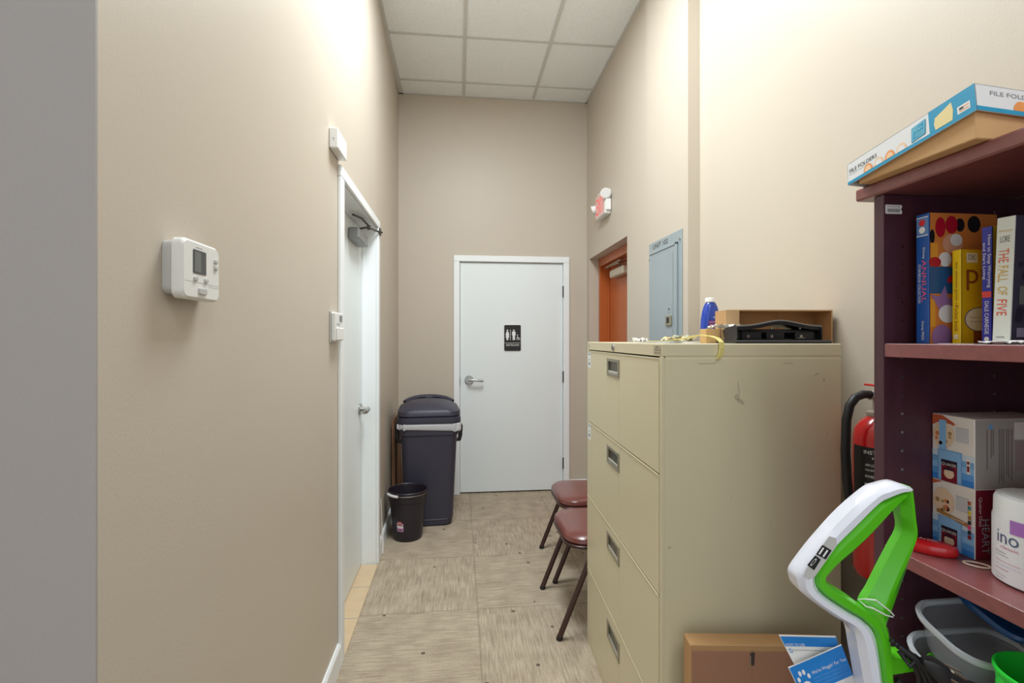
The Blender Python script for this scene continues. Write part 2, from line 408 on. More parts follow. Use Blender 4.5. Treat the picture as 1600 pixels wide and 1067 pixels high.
# door_2: white door in the left wall, with surface closer
SX = -0.583
d = MB(); d.box(SX-0.04, 2.163, 0.012, SX, 3.037, 2.020, c=0.002); door2 = struct('door_2', d, DOORW)
f = MB()
f.box(LX-0.0, 2.098, 0, LX+0.015, 2.158, 2.0295, c=0.003); f.box(LX-0.0, 3.042, 0, LX+0.015, 3.100, 2.0295, c=0.003); f.box(LX, 2.098, 2.03, LX+0.015, 3.100, 2.078, c=0.003)
f.box(-0.64, 2.155, 0, LX-0.0005, 2.162, 2.0298); f.box(-0.64, 3.038, 0, LX-0.0005, 3.0449, 2.0298); f.box(-0.64, 2.162, 2.022, LX-0.0005, 3.038, 2.0298)
f.box(SX+0.001, 3.026, 0, SX+0.014, 3.038, 2.022); f.box(SX+0.001, 2.162, 0, SX+0.014, 2.174, 2.022); f.box(SX+0.001, 2.174, 2.010, SX+0.014, 3.026, 2.022)
f.box(-0.66, 2.15, 0, -0.642, 3.05, 2.03, 1)
f.build('door_frame', [WHITE, GAP], door2)
q = MB(); q.cyl((SX, 2.965, 0.945), (SX+0.012, 2.965, 0.945), 0.034, 24, c=0.003); q.cyl((SX+0.012, 2.965, 0.945), (SX+0.052, 2.965, 0.945), 0.013, 14)
q.tube([(SX+0.052, 2.972, 0.945), (SX+0.056, 2.93, 0.946), (SX+0.056, 2.87, 0.943), (SX+0.045, 2.852, 0.942)], 0.0105, 12)
q.build('door_handle', STEEL, door2)
q = MB(); q.box(SX+0.001, 2.66, 1.885, SX+0.058, 2.92, 1.945, c=0.006); cl = q.build('door_closer', mat('closer_grey', (142, 143, 145), 0.4, 0.5), door2)
q = MB(); q.tube([(SX+0.03, 2.74, 1.95), (SX+0.075, 2.80, 1.975), (SX+0.078, 2.83, 1.98)], 0.006, 8)
q.tube([(SX+0.078, 2.83, 1.98), (LX+0.005, 3.00, 2.0), (LX+0.03, 3.07, 2.005)], 0.006, 8); q.cyl((SX+0.078, 2.83, 1.968), (SX+0.078, 2.83, 1.992), 0.010, 12)
q.tube([(SX+0.035, 2.62, 2.0), (SX+0.06, 2.72, 2.005), (SX+0.078, 2.83, 1.99)], 0.0055, 8)
q.box(LX+0.016, 3.05, 1.99, LX+0.022, 3.10, 2.03, c=0.001)
q.build('closer_arm', DARKSTEEL, cl)

# door_3: orange wooden door, recessed in the right wall
DX = 1.302
d = MB(); d.box(DX, 3.27, 0.01, DX+0.035, 4.19, 1.985, c=0.002); door3 = struct('door_3', d, ORANGE)
f = MB()
f.box(RH+0.082, 4.195, 0, DX+0.035, 4.2395, 2.0595, c=0.003); f.box(RH+0.082, 3.2605, 0, DX+0.035, 3.268, 2.0595, c=0.002); f.box(RH+0.082, 3.268, 1.99, DX+0.035, 4.195, 2.0595, c=0.003)
f.box(RH+0.145, 4.18, 0, DX-0.002, 4.1945, 1.99); f.box(RH+0.145, 3.27, 1.975, DX-0.002, 4.18, 1.9895)
f.build('door_frame', ORANGE, door3)
q = MB(); q.box(DX-0.062, 3.66, 1.86, DX-0.001, 3.99, 1.925, c=0.008); cl = q.build('door_closer', mat('closer_beige', (196, 186, 166), 0.4, 0.2), door3)
q = MB(); q.tube([(DX-0.04, 3.78, 1.93), (DX-0.06, 3.75, 1.955), (RH+0.11, 4.06, 1.965)], 0.007, 8); q.tube([(RH+0.10, 4.10, 1.965), (RH+0.10, 3.70, 1.972)], 0.006, 8)
q.cyl((RH+0.11, 4.06, 1.955), (RH+0.11, 4.06, 1.975), 0.012, 12)
q.build('closer_arm', mat('closer_arm_metal', (170, 158, 140), 0.35, 0.8), cl)

# ------------------------------------------------------------ things on the walls
# large thermostat
T = thing('thermostat', (LX, 0.89, 1.425), 'large white thermostat with grey screen on the left wall nearest the camera', 'thermostat')
R_, U_ = YP, ZP   # viewer's right and up on the left wall
m = MB(); m.prism(rrect(0.125, 0.092, 0.012, 4, 0.0625, 0.054), (0.0005, 0, 0), YP, ZP, 0.016, c=0.002); m.build('back_plate', PLASTIC_G, T)
m = MB(); m.prism(rrect(0.130, 0.104, 0.014, 5, 0.0625, 0.053), (0.0165, 0, 0), YP, ZP, 0.018, c=0.004)
m.rect(0.004, 0.031, 0.122, 0.0316, (0.0347, 0, 0), YP, ZP, 1); m.rect(0.085, 0.027, 0.126, 0.0275, (0.0347, 0, 0), YP, ZP, 1)
m.rect(0.040, 0.0925, 0.062, 0.0938, (0.0347, 0, 0), YP, ZP, 1)
m.build('housing', [PLASTIC_W, GREY], T)
m = MB(); m.prism(rrect(0.044, 0.042, 0.002, 2, 0.052, 0.068), (0.0346, 0, 0), YP, ZP, 0.0008)
m.rect(0.034, 0.050, 0.055, 0.086, (0.0356, 0, 0), YP, ZP, 1)
m.build('screen', [mat('lcd_bezel', (84, 90, 92), 0.2), mat('lcd_grey', (120, 126, 124), 0.15)], T)
for (a, b, wd, hh) in ((0.104, 0.075, 0.012, 0.007), (0.104, 0.062, 0.012, 0.007), (0.032, 0.034, 0.011, 0.007), (0.068, 0.034, 0.011, 0.007), (0.048, 0.011, 0.026, 0.011)):
    m = MB(); m.prism(rrect(wd, hh, 0.002, 3, a+wd/2, b+hh/2), (0.0346, 0, 0), YP, ZP, 0.003, c=0.0008); m.build('button', PLASTIC_G, T)

# small wall thermostat by the side door
T = thing('thermostat', (LX, 1.965, 1.342), 'small white wall thermostat beside the side door casing, at mid height', 'thermostat')
m = MB(); m.box(0.0005, 0, 0, 0.006, 0.118, 0.122, c=0.001); m.build('back_plate', PLASTIC_G, T)
m = MB(); m.box(0.006, 0.002, 0.006, 0.024, 0.116, 0.118, c=0.004); m.box(0.024, 0.006, 0.009, 0.030, 0.112, 0.058, c=0.003)
for k in range(4): m.rect(0.02+0.014*k, 0.066, 0.026+0.014*k, 0.076, (0.0243, 0, 0), YP, ZP, 1)
m.build('housing', [PLASTIC_W, GREY], T)
m = MB(); m.box(0.024, 0.064, 0.084, 0.0255, 0.104, 0.108, c=0.0006); m.build('screen', mat('lcd_dark', (104, 112, 116), 0.2), T)
# chime box above
T = thing('motion_sensor', (LX, 1.96, 2.094), 'small white plastic box high on the left wall above the side door', 'sensor')
m = MB(); m.box(0.0005, 0, 0, 0.034, 0.15, 0.078, c=0.003); m.box(0.0003, 0.004, 0.004, 0.002, 0.146, 0.074)
m.rect(0.012, 0.036, 0.020, 0.038, (0, -0.0004, 0), XP, ZP, 1); m.rect(0.0175, 0.028, 0.0195, 0.038, (0, -0.0004, 0), XP, ZP, 1)
m.build('housing', [PLASTIC_W, GREY], T)

# restroom sign
T = thing('restroom_sign', (0.39, YB+0.0115, 1.248), 'black restroom sign with white figures on the white door at the hall end', 'sign')
O = (0, -0.0005, 0)
m = MB(); m.prism(rrect(0.158, 0.240, 0.014, 5, 0.0765, 0.118), O, XP, ZP, 0.003, c=0.001); m.build('backing', PLASTIC_W, T)
m = MB(); m.prism(rrect(0.148, 0.230, 0.012, 5, 0.0765, 0.118), (0, -0.0036, 0), XP, ZP, 0.001)
o = (0, -0.0050, 0)
def fig(cx, woman):
    m.poly(circ(cx, 0.186, 0.007, 14), o, XP, ZP, 1)
    if woman: body = [(-.008, .176), (.008, .176), (.017, .145), (.013, .142), (.012, .135), (.017, .122), (.008, .122), (.008, .100), (-.008, .100), (-.008, .122), (-.017, .122), (-.012, .135), (-.013, .142), (-.017, .145)]
    else: body = [(-.015, .176), (.015, .176), (.016, .142), (.011, .142), (.010, .100), (.001, .100), (.0, .138), (-.001, .100), (-.010, .100), (-.011, .142), (-.016, .142)]
    m.poly([(cx+a, b) for a, b in body], o, XP, ZP, 1)
fig(0.031, True); fig(0.088, False)
m.rect(0.056, 0.100, 0.0595, 0.192, o, XP, ZP, 1)
m.poly(circ(0.120, 0.145, 0.0045, 10), o, XP, ZP, 1)
ring = [(0.124+0.013*math.cos(a), 0.114+0.013*math.sin(a)) for a in [0.3+PI*1.9*0.72*i/12+1.2 for i in range(13)]]
inn = [(0.124+0.0095*math.cos(a), 0.114+0.0095*math.sin(a)) for a in [0.3+PI*1.9*0.72*i/12+1.2 for i in range(13)]]
for i in range(12): m.poly([ring[i], ring[i+1], inn[i+1], inn[i]], o, XP, ZP, 1)
m.poly([(0.118, 0.138), (0.123, 0.138), (0.125, 0.124), (0.134, 0.122), (0.144, 0.106), (0.141, 0.103), (0.130, 0.116), (0.119, 0.119)], o, XP, ZP, 1)
m.rect(0.008, 0.073, 0.145, 0.0755, o, XP, ZP, 1)
m.text('RESTROOM', 0.021, 0.047, 0.112, 0.017, o, XP, ZP, 1)
for k in range(9): m.poly(circ(0.03+0.012*k, 0.034-0.006*(k % 2), 0.0012, 6), o, XP, ZP, 2)
m.build('face', [INK, INKW, GREY], T)

# exit sign with two emergency lamp heads
T = thing('exit_sign', (RH, 3.87, 2.305), 'white exit sign with red letters and lamp heads above the orange door', 'sign')
m = MB(); m.box(-0.050, -0.255, 0, -0.0005, 0, 0.185, c=0.005); m.box(-0.046, -0.20, 0.184, -0.006, -0.05, 0.20, c=0.004)
m.box(-0.046, -0.275, 0.02, -0.004, -0.254, 0.11, c=0.006)
m.build('housing', PLASTIC_W, T)
m = MB(); fo = (-0.0506, 0, 0)
m.rect(0.006, 0.006, 0.249, 0.179, fo, YN, ZP, 0, 0.0)
m.text('EXIT', 0.030, 0.030, 0.195, 0.125, fo, YN, ZP, 1, 0.0008)
m.build('face', [mat('exit_face_pink', (240, 206, 200), 0.4), mat('exit_red_letters', (232, 60, 70), 0.4, emit=0.5)], T)
for y, z, dirv in ((-0.26, 0.145, (-0.25, -1, -0.12)), (0.035, 0.10, (-0.7, 0.3, -0.3))):
    dv = V(dirv).normalized(); c0 = V((-0.045, y, z))
    m = MB(); m.cyl(c0-dv*0.03, c0+dv*0.02, 0.026, 20, r2=0.039, mi=0); m.cyl(c0+dv*0.0202, c0+dv*0.024, 0.035, 20, mi=1, c=0.002)
    m.cyl((-0.03, y*0.98, z-0.01), c0, 0.012, 10)
    m.build('lamp_head', [PLASTIC_W, mat('lamp_lens', (215, 213, 210), 0.15)], T)

# electrical panel
T = thing('electrical_panel', (RP, 2.815, 0.98), 'grey metal electrical breaker panel on the right wall behind the filing cabinet', 'electrical panel')
m = MB(); m.box(-0.005, -0.435, 0, -0.0005, 0, 0.935, c=0.002)
m.text('UNIT 102', 0.060, 0.893, 0.205, 0.026, (-0.0056, 0, 0), YN, ZP, 1)
for a, b in ((0.012, 0.84), (0.415, 0.885), (0.012, 0.08), (0.415, 0.04), (0.022, 0.70)):
    m.cyl((-0.0055, -a, b), (-0.009, -a, b), 0.006, 10, mi=2)
m.build('cover_plate', [ELEC, INK, STEEL], T)
m = MB()
m.box(-0.017, -0.392, 0.03, -0.005, -0.375, 0.878, c=0.003); m.box(-0.017, -0.392, 0.862, -0.005, -0.030, 0.878, c=0.003)
m.box(-0.014, -0.374, 0.03, -0.0052, -0.032, 0.861, c=0.002); m.box(-0.0165, -0.350, 0.04, -0.0142, -0.045, 0.835, c=0.0015)
m.build('panel_door', ELEC, T)
m = MB(); m.box(-0.024, -0.345, 0.447, -0.0167, -0.275, 0.500, 0, c=0.002); m.box(-0.026, -0.322, 0.462, -0.0242, -0.296, 0.490, 1); m.box(-0.0175, -0.335, 0.515, -0.0166, -0.285, 0.56, 2, c=0.0003); m.cyl((-0.0166, -0.31, 0.535), (-0.021, -0.31, 0.535), 0.004, 10, mi=1)
m.build('latch', [PULL, INK, ELEC], T)

# ------------------------------------------------------------ bins
T = thing('trash_can', (-0.230, 3.78, 0), 'tall dark blue-black plastic trash can with domed lid left of the restroom door', 'trash can', rz=math.radians(4))
def rl(w_, d_, r_, z, n=5, cx=0, cy=0): return [(a, b, z) for a, b in rrect(w_, d_, r_, n, cx, cy)]
m = MB()
m.loft([rl(0.315, 0.33, 0.06, 0.002), rl(0.335, 0.35, 0.06, 0.012), rl(0.338, 0.352, 0.055, 0.05), rl(0.346, 0.358, 0.05, 0.052), rl(0.395, 0.41, 0.05, 0.60), rl(0.405, 0.42, 0.05, 0.66), rl(0.425, 0.435, 0.06, 0.668), rl(0.430, 0.44, 0.06, 0.735)])
m.build('body', NAVYP, T)
m = MB(); m.loft([rl(0.336, 0.352, 0.055, 0.0495), rl(0.3415, 0.3575, 0.055, 0.053)], 0, True); 
m.box(-0.06, -0.1795, 0.0485, 0.13, -0.1765, 0.0525)
m.build('foot_highlight', mat('painted_highlight', (120, 124, 140), 0.25), T)  # pale band: highlight along the can's foot, put into the colour
m = MB()
LB = []
for z, gx in ((0.712, 0.012), (0.718, 0.020), (0.738, 0.022), (0.748, 0.020), (0.752, 0.01)):
    p = rrect(0.430+gx, 0.44+gx, 0.06, 8); L2 = []
    for i, (a, b) in enumerate(p):
        j = 0.004*math.sin(i*2.3)+0.003*math.sin(i*5.1); s_ = 1+j/0.22
        zz = z + (0.006*math.sin(i*1.7) if z < 0.72 else 0) - (0.02*(a > 0.15) if z < 0.72 else 0)
        L2.append((a*s_*(1.03 if a > 0.12 else 1), b*s_, zz))
    LB.append(L2)
m.loft(LB); m.build('bin_liner', BAG, T)
m = MB()
m.loft([rl(0.452, 0.462, 0.065, 0.752), rl(0.458, 0.468, 0.07, 0.765), rl(0.456, 0.466, 0.07, 0.79), rl(0.43, 0.44, 0.07, 0.797), rl(0.448, 0.458, 0.075, 0.806), rl(0.446, 0.456, 0.08, 0.835), rl(0.425, 0.435, 0.10, 0.848),
        rl(0.39, 0.40, 0.13, 0.862), rl(0.34, 0.35, 0.15, 0.882), rl(0.25, 0.26, 0.12, 0.897), rl(0.12, 0.12, 0.059, 0.903)])
m.build('lid', NAVYP, T)
m = MB(); ar = []
for i in range(15):
    a = -1.25+2.5*i/14; ar.append((0.19*math.sin(a), 0.02+0.13*math.cos(a)*0.8, 0.862+0.050*math.cos(a)))
m.tube(ar, 0.018, 10, ry=0.014); m.box(-0.03, 0.07, 0.88, 0.03, 0.14, 0.915, c=0.006); m.build('lid_handle', NAVYP, T)
for sx in (-1, 1):
    m = MB(); m.tube([(sx*0.200, -0.05, 0.60), (sx*0.225, -0.05, 0.60), (sx*0.232, -0.05, 0.63), (sx*0.236, -0.05, 0.70), (sx*0.225, -0.05, 0.725), (sx*0.205, -0.05, 0.725)], 0.009, 8, ry=0.016)
    m.build('side_handle', BLACKP, T)

T = thing('wastebasket', (-0.352, 3.435, 0), 'small round black wastebasket with a white-grip handle in front of the tall trash can', 'wastebasket')
m = MB()
m.lathe([(0.088, 0.0), (0.094, 0.004), (0.098, 0.02), (0.121, 0.262), (0.127, 0.266), (0.128, 0.288), (0.131, 0.292), (0.133, 0.330), (0.130, 0.334), (0.126, 0.330), (0.118, 0.27), (0.092, 0.012)], seg=40)
m.build('body', TOTE, T)
m = MB(); bp_ = []
for i in range(17):
    a = PI*i/16; bp_.append((-0.137*math.cos(a), -0.142*math.sin(a)*0.98, 0.315+0.0*i))
m.tube(bp_, 0.0028, 8); hd = m.build('handle', STEEL, T)
m = MB(); m.tube([bp_[i] for i in (2, 3, 4, 5, 6)], 0.0085, 10); m.build('grip', PLASTIC_W, hd)
m = MB()
def wrapcyl(R0, z0, z1, R1):
    def fn(A, B):
        a = A; r = R0+(R1-R0)*((B-z0)/(z1-z0)); return V((r*math.sin(a), -r*math.cos(a), B))
    return fn
def patch(mb, a0, b0, a1, b1, fn, mi, n=8):
    for i in range(n):
        p = a0+(a1-a0)*i/n; q = a0+(a1-a0)*(i+1)/n
        k = mb.add([fn(p, b0), fn(q, b0), fn(q, b1), fn(p, b1)]); mb.face([k, k+1, k+2, k+3], mi)
fn = wrapcyl(0.0990, 0.02, 0.262, 0.1225)
patch(m, -0.62, 0.075, -0.18, 0.130, fn, 0); patch(m, -0.55, 0.130, -0.28, 0.142, fn, 2)
fn2 = wrapcyl(0.0993, 0.02, 0.262, 0.1228)
patch(m, -0.62, 0.100, -0.18, 0.112, fn2, 1); patch(m, -0.58, 0.080, -0.22, 0.092, fn2, 3)
patch(m, -0.56, 0.117, -0.25, 0.124, fn2, 4)
m.build('sticker', [mat('sticker_pink', (226, 176, 196), 0.4), INKW, mat('sticker_orange', (212, 120, 110), 0.4), mat('sticker_purple', (130, 80, 150), 0.4), mat('sticker_brown', (120, 70, 80), 0.4)], T)

# flattened brown cardboard between the trash can and the wall
T = thing('cardboard_sheet', (-0.492, 3.80, 0), 'flattened brown cardboard box standing between tall trash can and left wall', 'cardboard')
m = MB(); m.box(-0.012, -0.04, 0.0, -0.006, 0.36, 0.74, c=0.001); m.box(-0.004, -0.03, 0.0, 0.002, 0.34, 0.76, c=0.001); m.box(0.004, -0.035, 0.0, 0.010, 0.32, 0.69, c=0.001)
m.box(-0.012, 0.355, 0.0, 0.010, 0.361, 0.69)
for k in range(14): m.box(-0.0055, -0.0302, 0.03+0.05*k, -0.0045, -0.0298, 0.05+0.05*k)
m.build('panel', KRAFTD, T)
# thin white cable down the wall by the wastebasket
m = MB(); m.tube([(-0.500, 3.22, 0.335), (-0.496, 3.225, 0.24), (-0.494, 3.23, 0.13), (-0.486, 3.22, 0.09), (-0.484, 3.20, 0.03), (-0.482, 3.17, 0.006)], 0.0028, 8)
tag(m.build('cable', PLASTIC_W), 'thin white cable running down the left wall beside the wastebasket', 'cable')

# ------------------------------------------------------------ folding chairs
def make_chair():
    T = thing('padded_chair', (0.445, 2.415, 0), 'nearer brown chair with padded vinyl seat beside the filing cabinet', 'chair', group=None)
    sl = 0.40
    for sy in (-1, 1):
        y = sy*0.228
        m = MB(); m.tube([(0.004, y, 0.012), (0.080, y, 0.20), (0.158, y, 0.392)], 0.0135, 8); l = m.build('leg', BROWNTUBE, T)
        m = MB(); m.cyl((0.0, y, 0.0), (0.008, y, 0.018), 0.0145, 12, c=0.002); m.build('rubber_foot', RUBBER, l)
        y2 = sy*0.19
        m = MB(); m.tube([(0.35, y2, 0.392), (0.41, y2, 0.20), (0.47, y2, 0.012)], 0.0105, 8); l = m.build('leg', BROWNTUBE, T)
        m = MB(); m.cyl((0.472, y2, 0.0), (0.467, y2, 0.022), 0.0125, 12, c=0.002); m.build('rubber_foot', RUBBER, l)
        m = MB(); m.tube([(0.20, y2, 0.398), (0.38, y2, 0.398), (0.435, y2, 0.43), (0.455, y2, 0.60), (0.472, y2, 0.80)], 0.0105, 8); m.build('back_post', BROWNTUBE, T)
    m = MB(); m.tube([(0.41, -0.19, 0.20), (0.41, 0.19, 0.20)], 0.008, 8); m.build('crossbar', BROWNTUBE, T)
    def seat(w0, w1, x0, x1, r, z, k=0.0):
        # rounded plan, wider in front
        pts = []
        for (sx, sy, a0) in ((1, 1, 0), (0, 1, PI/2), (0, -1, PI), (1, -1, 1.5*PI)):
            rr = r*(0.6 if sx else 1.0)
            cx = x1-rr if sx else x0+rr; hw = (w1 if sx else w0)/2
            for i in range(7):
                a = a0+PI/2*i/6; pts.append((cx+rr*math.cos(a), sy*(hw-rr)+rr*math.sin(a), z))
        return pts
    m = MB(); m.loft([seat(0.40, 0.37, 0.052, 0.42, 0.09, 0.388), seat(0.415, 0.385, 0.044, 0.425, 0.095, 0.392), seat(0.415, 0.385, 0.044, 0.425, 0.095, 0.402), seat(0.405, 0.375, 0.050, 0.42, 0.09, 0.406)])
    m.build('seat_pan', BROWNTUBE, T)
    m = MB(); m.loft([seat(0.395, 0.37, 0.056, 0.418, 0.09, 0.404), seat(0.412, 0.385, 0.046, 0.424, 0.095, 0.416), seat(0.408, 0.38, 0.050, 0.422, 0.095, 0.434), seat(0.38, 0.355, 0.066, 0.41, 0.09, 0.448), seat(0.30, 0.28, 0.11, 0.37, 0.08, 0.455), seat(0.14, 0.13, 0.19, 0.30, 0.05, 0.457)])
    m.build('seat', MAROON, T)
    m = MB()
    bl = []
    for z, wd, t in ((0.59, 0.38, 0.008), (0.60, 0.40, 0.02), (0.66, 0.41, 0.026), (0.75, 0.405, 0.024), (0.79, 0.38, 0.016), (0.80, 0.34, 0.006)):
        L3 = []
        for i in range(12):
            f_ = i/11; y = (f_-0.5)*wd; x = 0.10*z+0.395-0.03*math.cos((f_-0.5)*PI)+0.02
            L3.append((x-t, y, z))
        for i in range(12):
            f_ = 1-i/11; y = (f_-0.5)*wd; x = 0.10*z+0.395-0.03*math.cos((f_-0.5)*PI)+0.02
            L3.append((x+t*0.4, y, z))
        bl.append(L3)
    m.loft(bl); m.build('backrest', MAROON, T)
    return T
chair = make_chair()
c2 = copy_tree(chair); c2.location = (0.525, 2.928, 0); c2['label'] = 'farther brown chair with padded vinyl seat, closer to the restroom door'

# ------------------------------------------------------------ filing cabinet
CRZ = -math.radians(2.4)
CAB = thing('filing_cabinet', (0.536, 1.262, 0), 'tall putty-coloured metal filing cabinet with four wide drawers', 'filing cabinet', rz=CRZ)
W_, D_, H_ = 0.914, 0.50, 1.343
m = MB(); m.box(0.006, 0, 0.0, D_, W_, 1.304, 0, c=0.002); m.box(0.0, 0, 1.309, D_, W_, H_, 0, c=0.002); m.box(0.010, 0.002, 1.300, D_-0.003, W_-0.002, 1.312, 0)
m.box(-0.001, 0, 0.0, 0.007, 0.016, 1.308, 0, c=0.001); m.box(-0.001, W_-0.016, 0.0, 0.007, W_, 1.308, 0, c=0.001); m.box(-0.001, 0.016, 0.0, 0.007, W_-0.016, 0.026, 0, c=0.001)
m.box(0.0055, 0.016, 0.026, 0.0062, W_-0.016, 1.308, 1)
yo = V((0, 0, 0))
# L glyph, printed label on the top rail, scuffs on the side
m.text('L', W_-0.905+0.885-0.87, 0, 0.001, 0.001, (0, 0, 1), YN, ZP, 0)
m.rect(-0.062, 1.314, -0.008, 1.338, (-0.0007, 0, 0), YN, ZP, 2)
m.text('STEEL', -0.048, 1.331, 0.024, 0.004, (-0.0010, 0, 0), YN, ZP, 3); m.text('LATERAL FILES', -0.058, 1.324, 0.046, 0.004, (-0.0010, 0, 0), YN, ZP, 3); m.text('office furniture', -0.056, 1.317, 0.042, 0.0035, (-0.0010, 0, 0), YN, ZP, 3)
random.seed(3)
sc = [(0.210, 1.225, 0.002, 0.03, 0.1), (0.206, 1.20, 0.008, 0.010, 0.4), (0.216, 1.188, 0.006, 0.012, 0.9), (0.12, 1.290, 0.03, 0.002, 0), (0.43, 1.26, 0.008, 0.003, 0.5), (0.45, 1.245, 0.004, 0.005, 0), (0.02, 0.80, 0.006, 0.004, 0.5), (0.46, 1.10, 0.003, 0.003, 0), (0.30, 0.85, 0.002, 0.002, 0), (0.19, 0.93, 0.003, 0.002, 0), (0.35, 1.29, 0.02, 0.0015, 0)]
for x, z, a, b, t in sc:
    pts = [(x+a*math.cos(q)*random.uniform(.6, 1.1)*math.cos(t)-b*math.sin(q)*math.sin(t), z+b*math.sin(q)*random.uniform(.6, 1.1)*math.cos(t)+a*math.cos(q)*math.sin(t)) for q in [2*PI*i/9 for i in range(9)]]
    m.poly([(p_, q_) for p_, q_ in pts], (0, -0.0004, 0), XP, ZP, 4)
m.build('body', [PUTTY, GAP, mat('rail_label', (182, 174, 146), 0.4), mat('label_brown_ink', (110, 100, 78), 0.5), mat('scuff', (190, 179, 150), 0.6)], CAB)
tops = [1.305, 0.990, 0.664, 0.342, 0.028]
hz = [(1.222, 1.281), (0.896, 0.956), (0.570, 0.631), (0.236, 0.300)]
ya, yb = 0.395, 0.550
for i in range(4):
    z1 = tops[i]-0.001; z0 = tops[i+1]+0.003; h0, h1 = hz[i]
    m = MB(); x0, x1 = -0.003, 0.0054
    m.box(x0, 0.018, z0, x1, ya, z1, 0, c=0.001); m.box(x0, yb, z0, x1, W_-0.018, z1, 0, c=0.001)
    m.box(x0, ya, h1, x1, yb, z1, 0); m.box(x0, ya, z0, x1, yb, h0, 0)
    m.box(x0-0.0015, 0.02, z1-0.003, x0+0.002, W_-0.02, z1+0.0005, 0, c=0.0005)
    dr = m.build('drawer', PUTTY, CAB)
    m = MB(); fx = -0.006
    # bezel, recess, finger grip
    m.box(fx, ya-0.004, h1-0.008, 0.0, yb+0.004, h1+0.003, 0, c=0.001); m.box(fx, ya-0.004, h0-0.003, 0.0, yb+0.004, h0+0.006, 0, c=0.001)
    m.box(fx, ya-0.004, h0+0.006, 0.0, ya+0.014, h1-0.008, 0, c=0.001); m.box(fx, yb-0.014, h0+0.006, 0.0, yb+0.004, h1-0.008, 0, c=0.001)
    m.box(0.0, ya+0.014, h0+0.006, 0.004, yb-0.014, h1-0.008, 1)
    m.box(-0.005, ya+0.014, h0+0.006, 0.001, yb-0.014, h0+0.018, 2, c=0.002)
    m.build('pull', [PULL, mat('pull_dark', (86, 84, 74), 0.3, 0.5), mat('pull_bright', (214, 212, 200), 0.2, 0.7)], dr)
    if i < 2:
        m = MB(); a0 = -(W_-0.022); m.rect(a0, z1-0.075, a0+0.062, z1-0.006, (-0.0034, 0, 0), YN, ZP, 0)
        m.rect(a0+0.008, z1-0.018, a0+0.055, z1-0.012, (-0.0037, 0, 0), YN, ZP, 1); m.rect(a0+0.020, z1-0.042, a0+0.040, z1-0.036, (-0.0037, 0, 0), YN, ZP, 1)
        m.rect(a0+0.018, z1-0.062, a0+0.042, z1-0.050, (-0.0037, 0, 0), YN, ZP, 2)
        m.build('sticker', [PAPER, mat('sticker_teal', (150, 180, 190), 0.5), mat('sticker_blue', (90, 120, 150), 0.5)], dr)
m = MB(); m.cyl((0.002, 0.478, 1.325), (-0.006, 0.478, 1.325), 0.0115, 18, c=0.002); m.box(-0.0066, 0.476, 1.319, -0.0055, 0.480, 1.331, 1); m.build('lock', [STEEL, INK], CAB)
m = MB(); m.poly([(0, 0), (0.016, 0), (0.016, 0.004), (0.005, 0.004), (0.005, 0.014), (0, 0.014)], (-0.0006, W_-0.03, 1.320), YN, ZP, 0); m.build('emblem', mat('emblem_teal', (110, 130, 124), 0.4), CAB)

CTOP = 1.3432
def cabpt(x, y, z=0.0):
    q = Matrix.Rotation(CRZ, 3, 'Z') @ V((x, y, 0)); return (0.536+q.x, 1.262+q.y, CTOP+z)

# hole punch at the near edge of the cabinet
T = thing('hole_punch', cabpt(0.222, 0.035), 'black three-hole paper punch on the near edge of the filing cabinet top', 'hole punch', rz=CRZ); T.scale = (0.91, 0.95, 1.0)
m = MB(); m.box(0, 0, 0.0002, 0.305, 0.12, 0.010, 0, c=0.002); m.box(0.002, -0.003, 0.003, 0.303, 0.001, 0.009, 1, c=0.001); m.build('base', [BLACKP, mat('dark_grey_edge', (70, 70, 76), 0.3)], T)
m = MB(); m.box(0.025, 0.030, 0.010, 0.285, 0.075, 0.014); m.box(0.025, 0.070, 0.010, 0.285, 0.075, 0.040)
m.prism([(0, 0), (0.05, 0), (0.045, 0.018), (0.02, 0.024), (0.0, 0.020)], (0.015, 0.03, 0.010), XP, ZP, -0.006); m.prism([(0, 0), (0.06, 0), (0.035, 0.02), (0.0, 0.024)], (0.238, 0.03, 0.010), XP, ZP, -0.006)
m.build('rail', BLACKP, T)
for k, (a, b) in enumerate(((0.030, 0.092), (0.108, 0.165), (0.200, 0.262))):
    m = MB(); m.prism(rrect(b-a, 0.020, 0.004, 3, (a+b)/2, 0.022), (0, 0.020, 0), XP, ZP, -0.045, 0, smooth=False)
    m.cyl(((a+b)/2-0.012, 0.018, 0.020), ((a+b)/2-0.012, 0.0198, 0.020), 0.0048, 12, mi=1); m.cyl(((a+b)/2, 0.04, 0.03), ((a+b)/2, 0.04, 0.045), 0.004, 10, mi=1)
    if k == 2: m.box(0.206, 0.0185, 0.015, 0.232, 0.0198, 0.0165, 1)
    m.build('punch_head', [BLACKP, STEEL], T)
m = MB(); L4 = []
for i in range(15):
    f_ = i/14; x = 0.008+0.272*f_; z = 0.047+0.016*math.exp(-((f_-0.52)/0.26)**2); hh = 0.010 if 0.06 < f_ < 0.94 else 0.014
    L4.append([(x, 0.010, z), (x, 0.018, z+0.004), (x, 0.075, z-0.002), (x, 0.090, z-0.010), (x, 0.088, z-0.013), (x, 0.02, z-0.004), (x, 0.0115, z-0.010), (x, 0.010, z-0.004)])
m.loft(L4)
for a in (0.006, 0.274): m.prism([(0, 0.014), (0.012, 0.006), (0.075, 0.010), (0.088, 0.038), (0.01, 0.050), (0.002, 0.046)], (a, 0.004, 0), YP, ZP, 0.004)
m.cyl((0.03, 0.03, 0.034), (0.27, 0.03, 0.034), 0.006, 12)
m.build('lever', BLACKP, T)

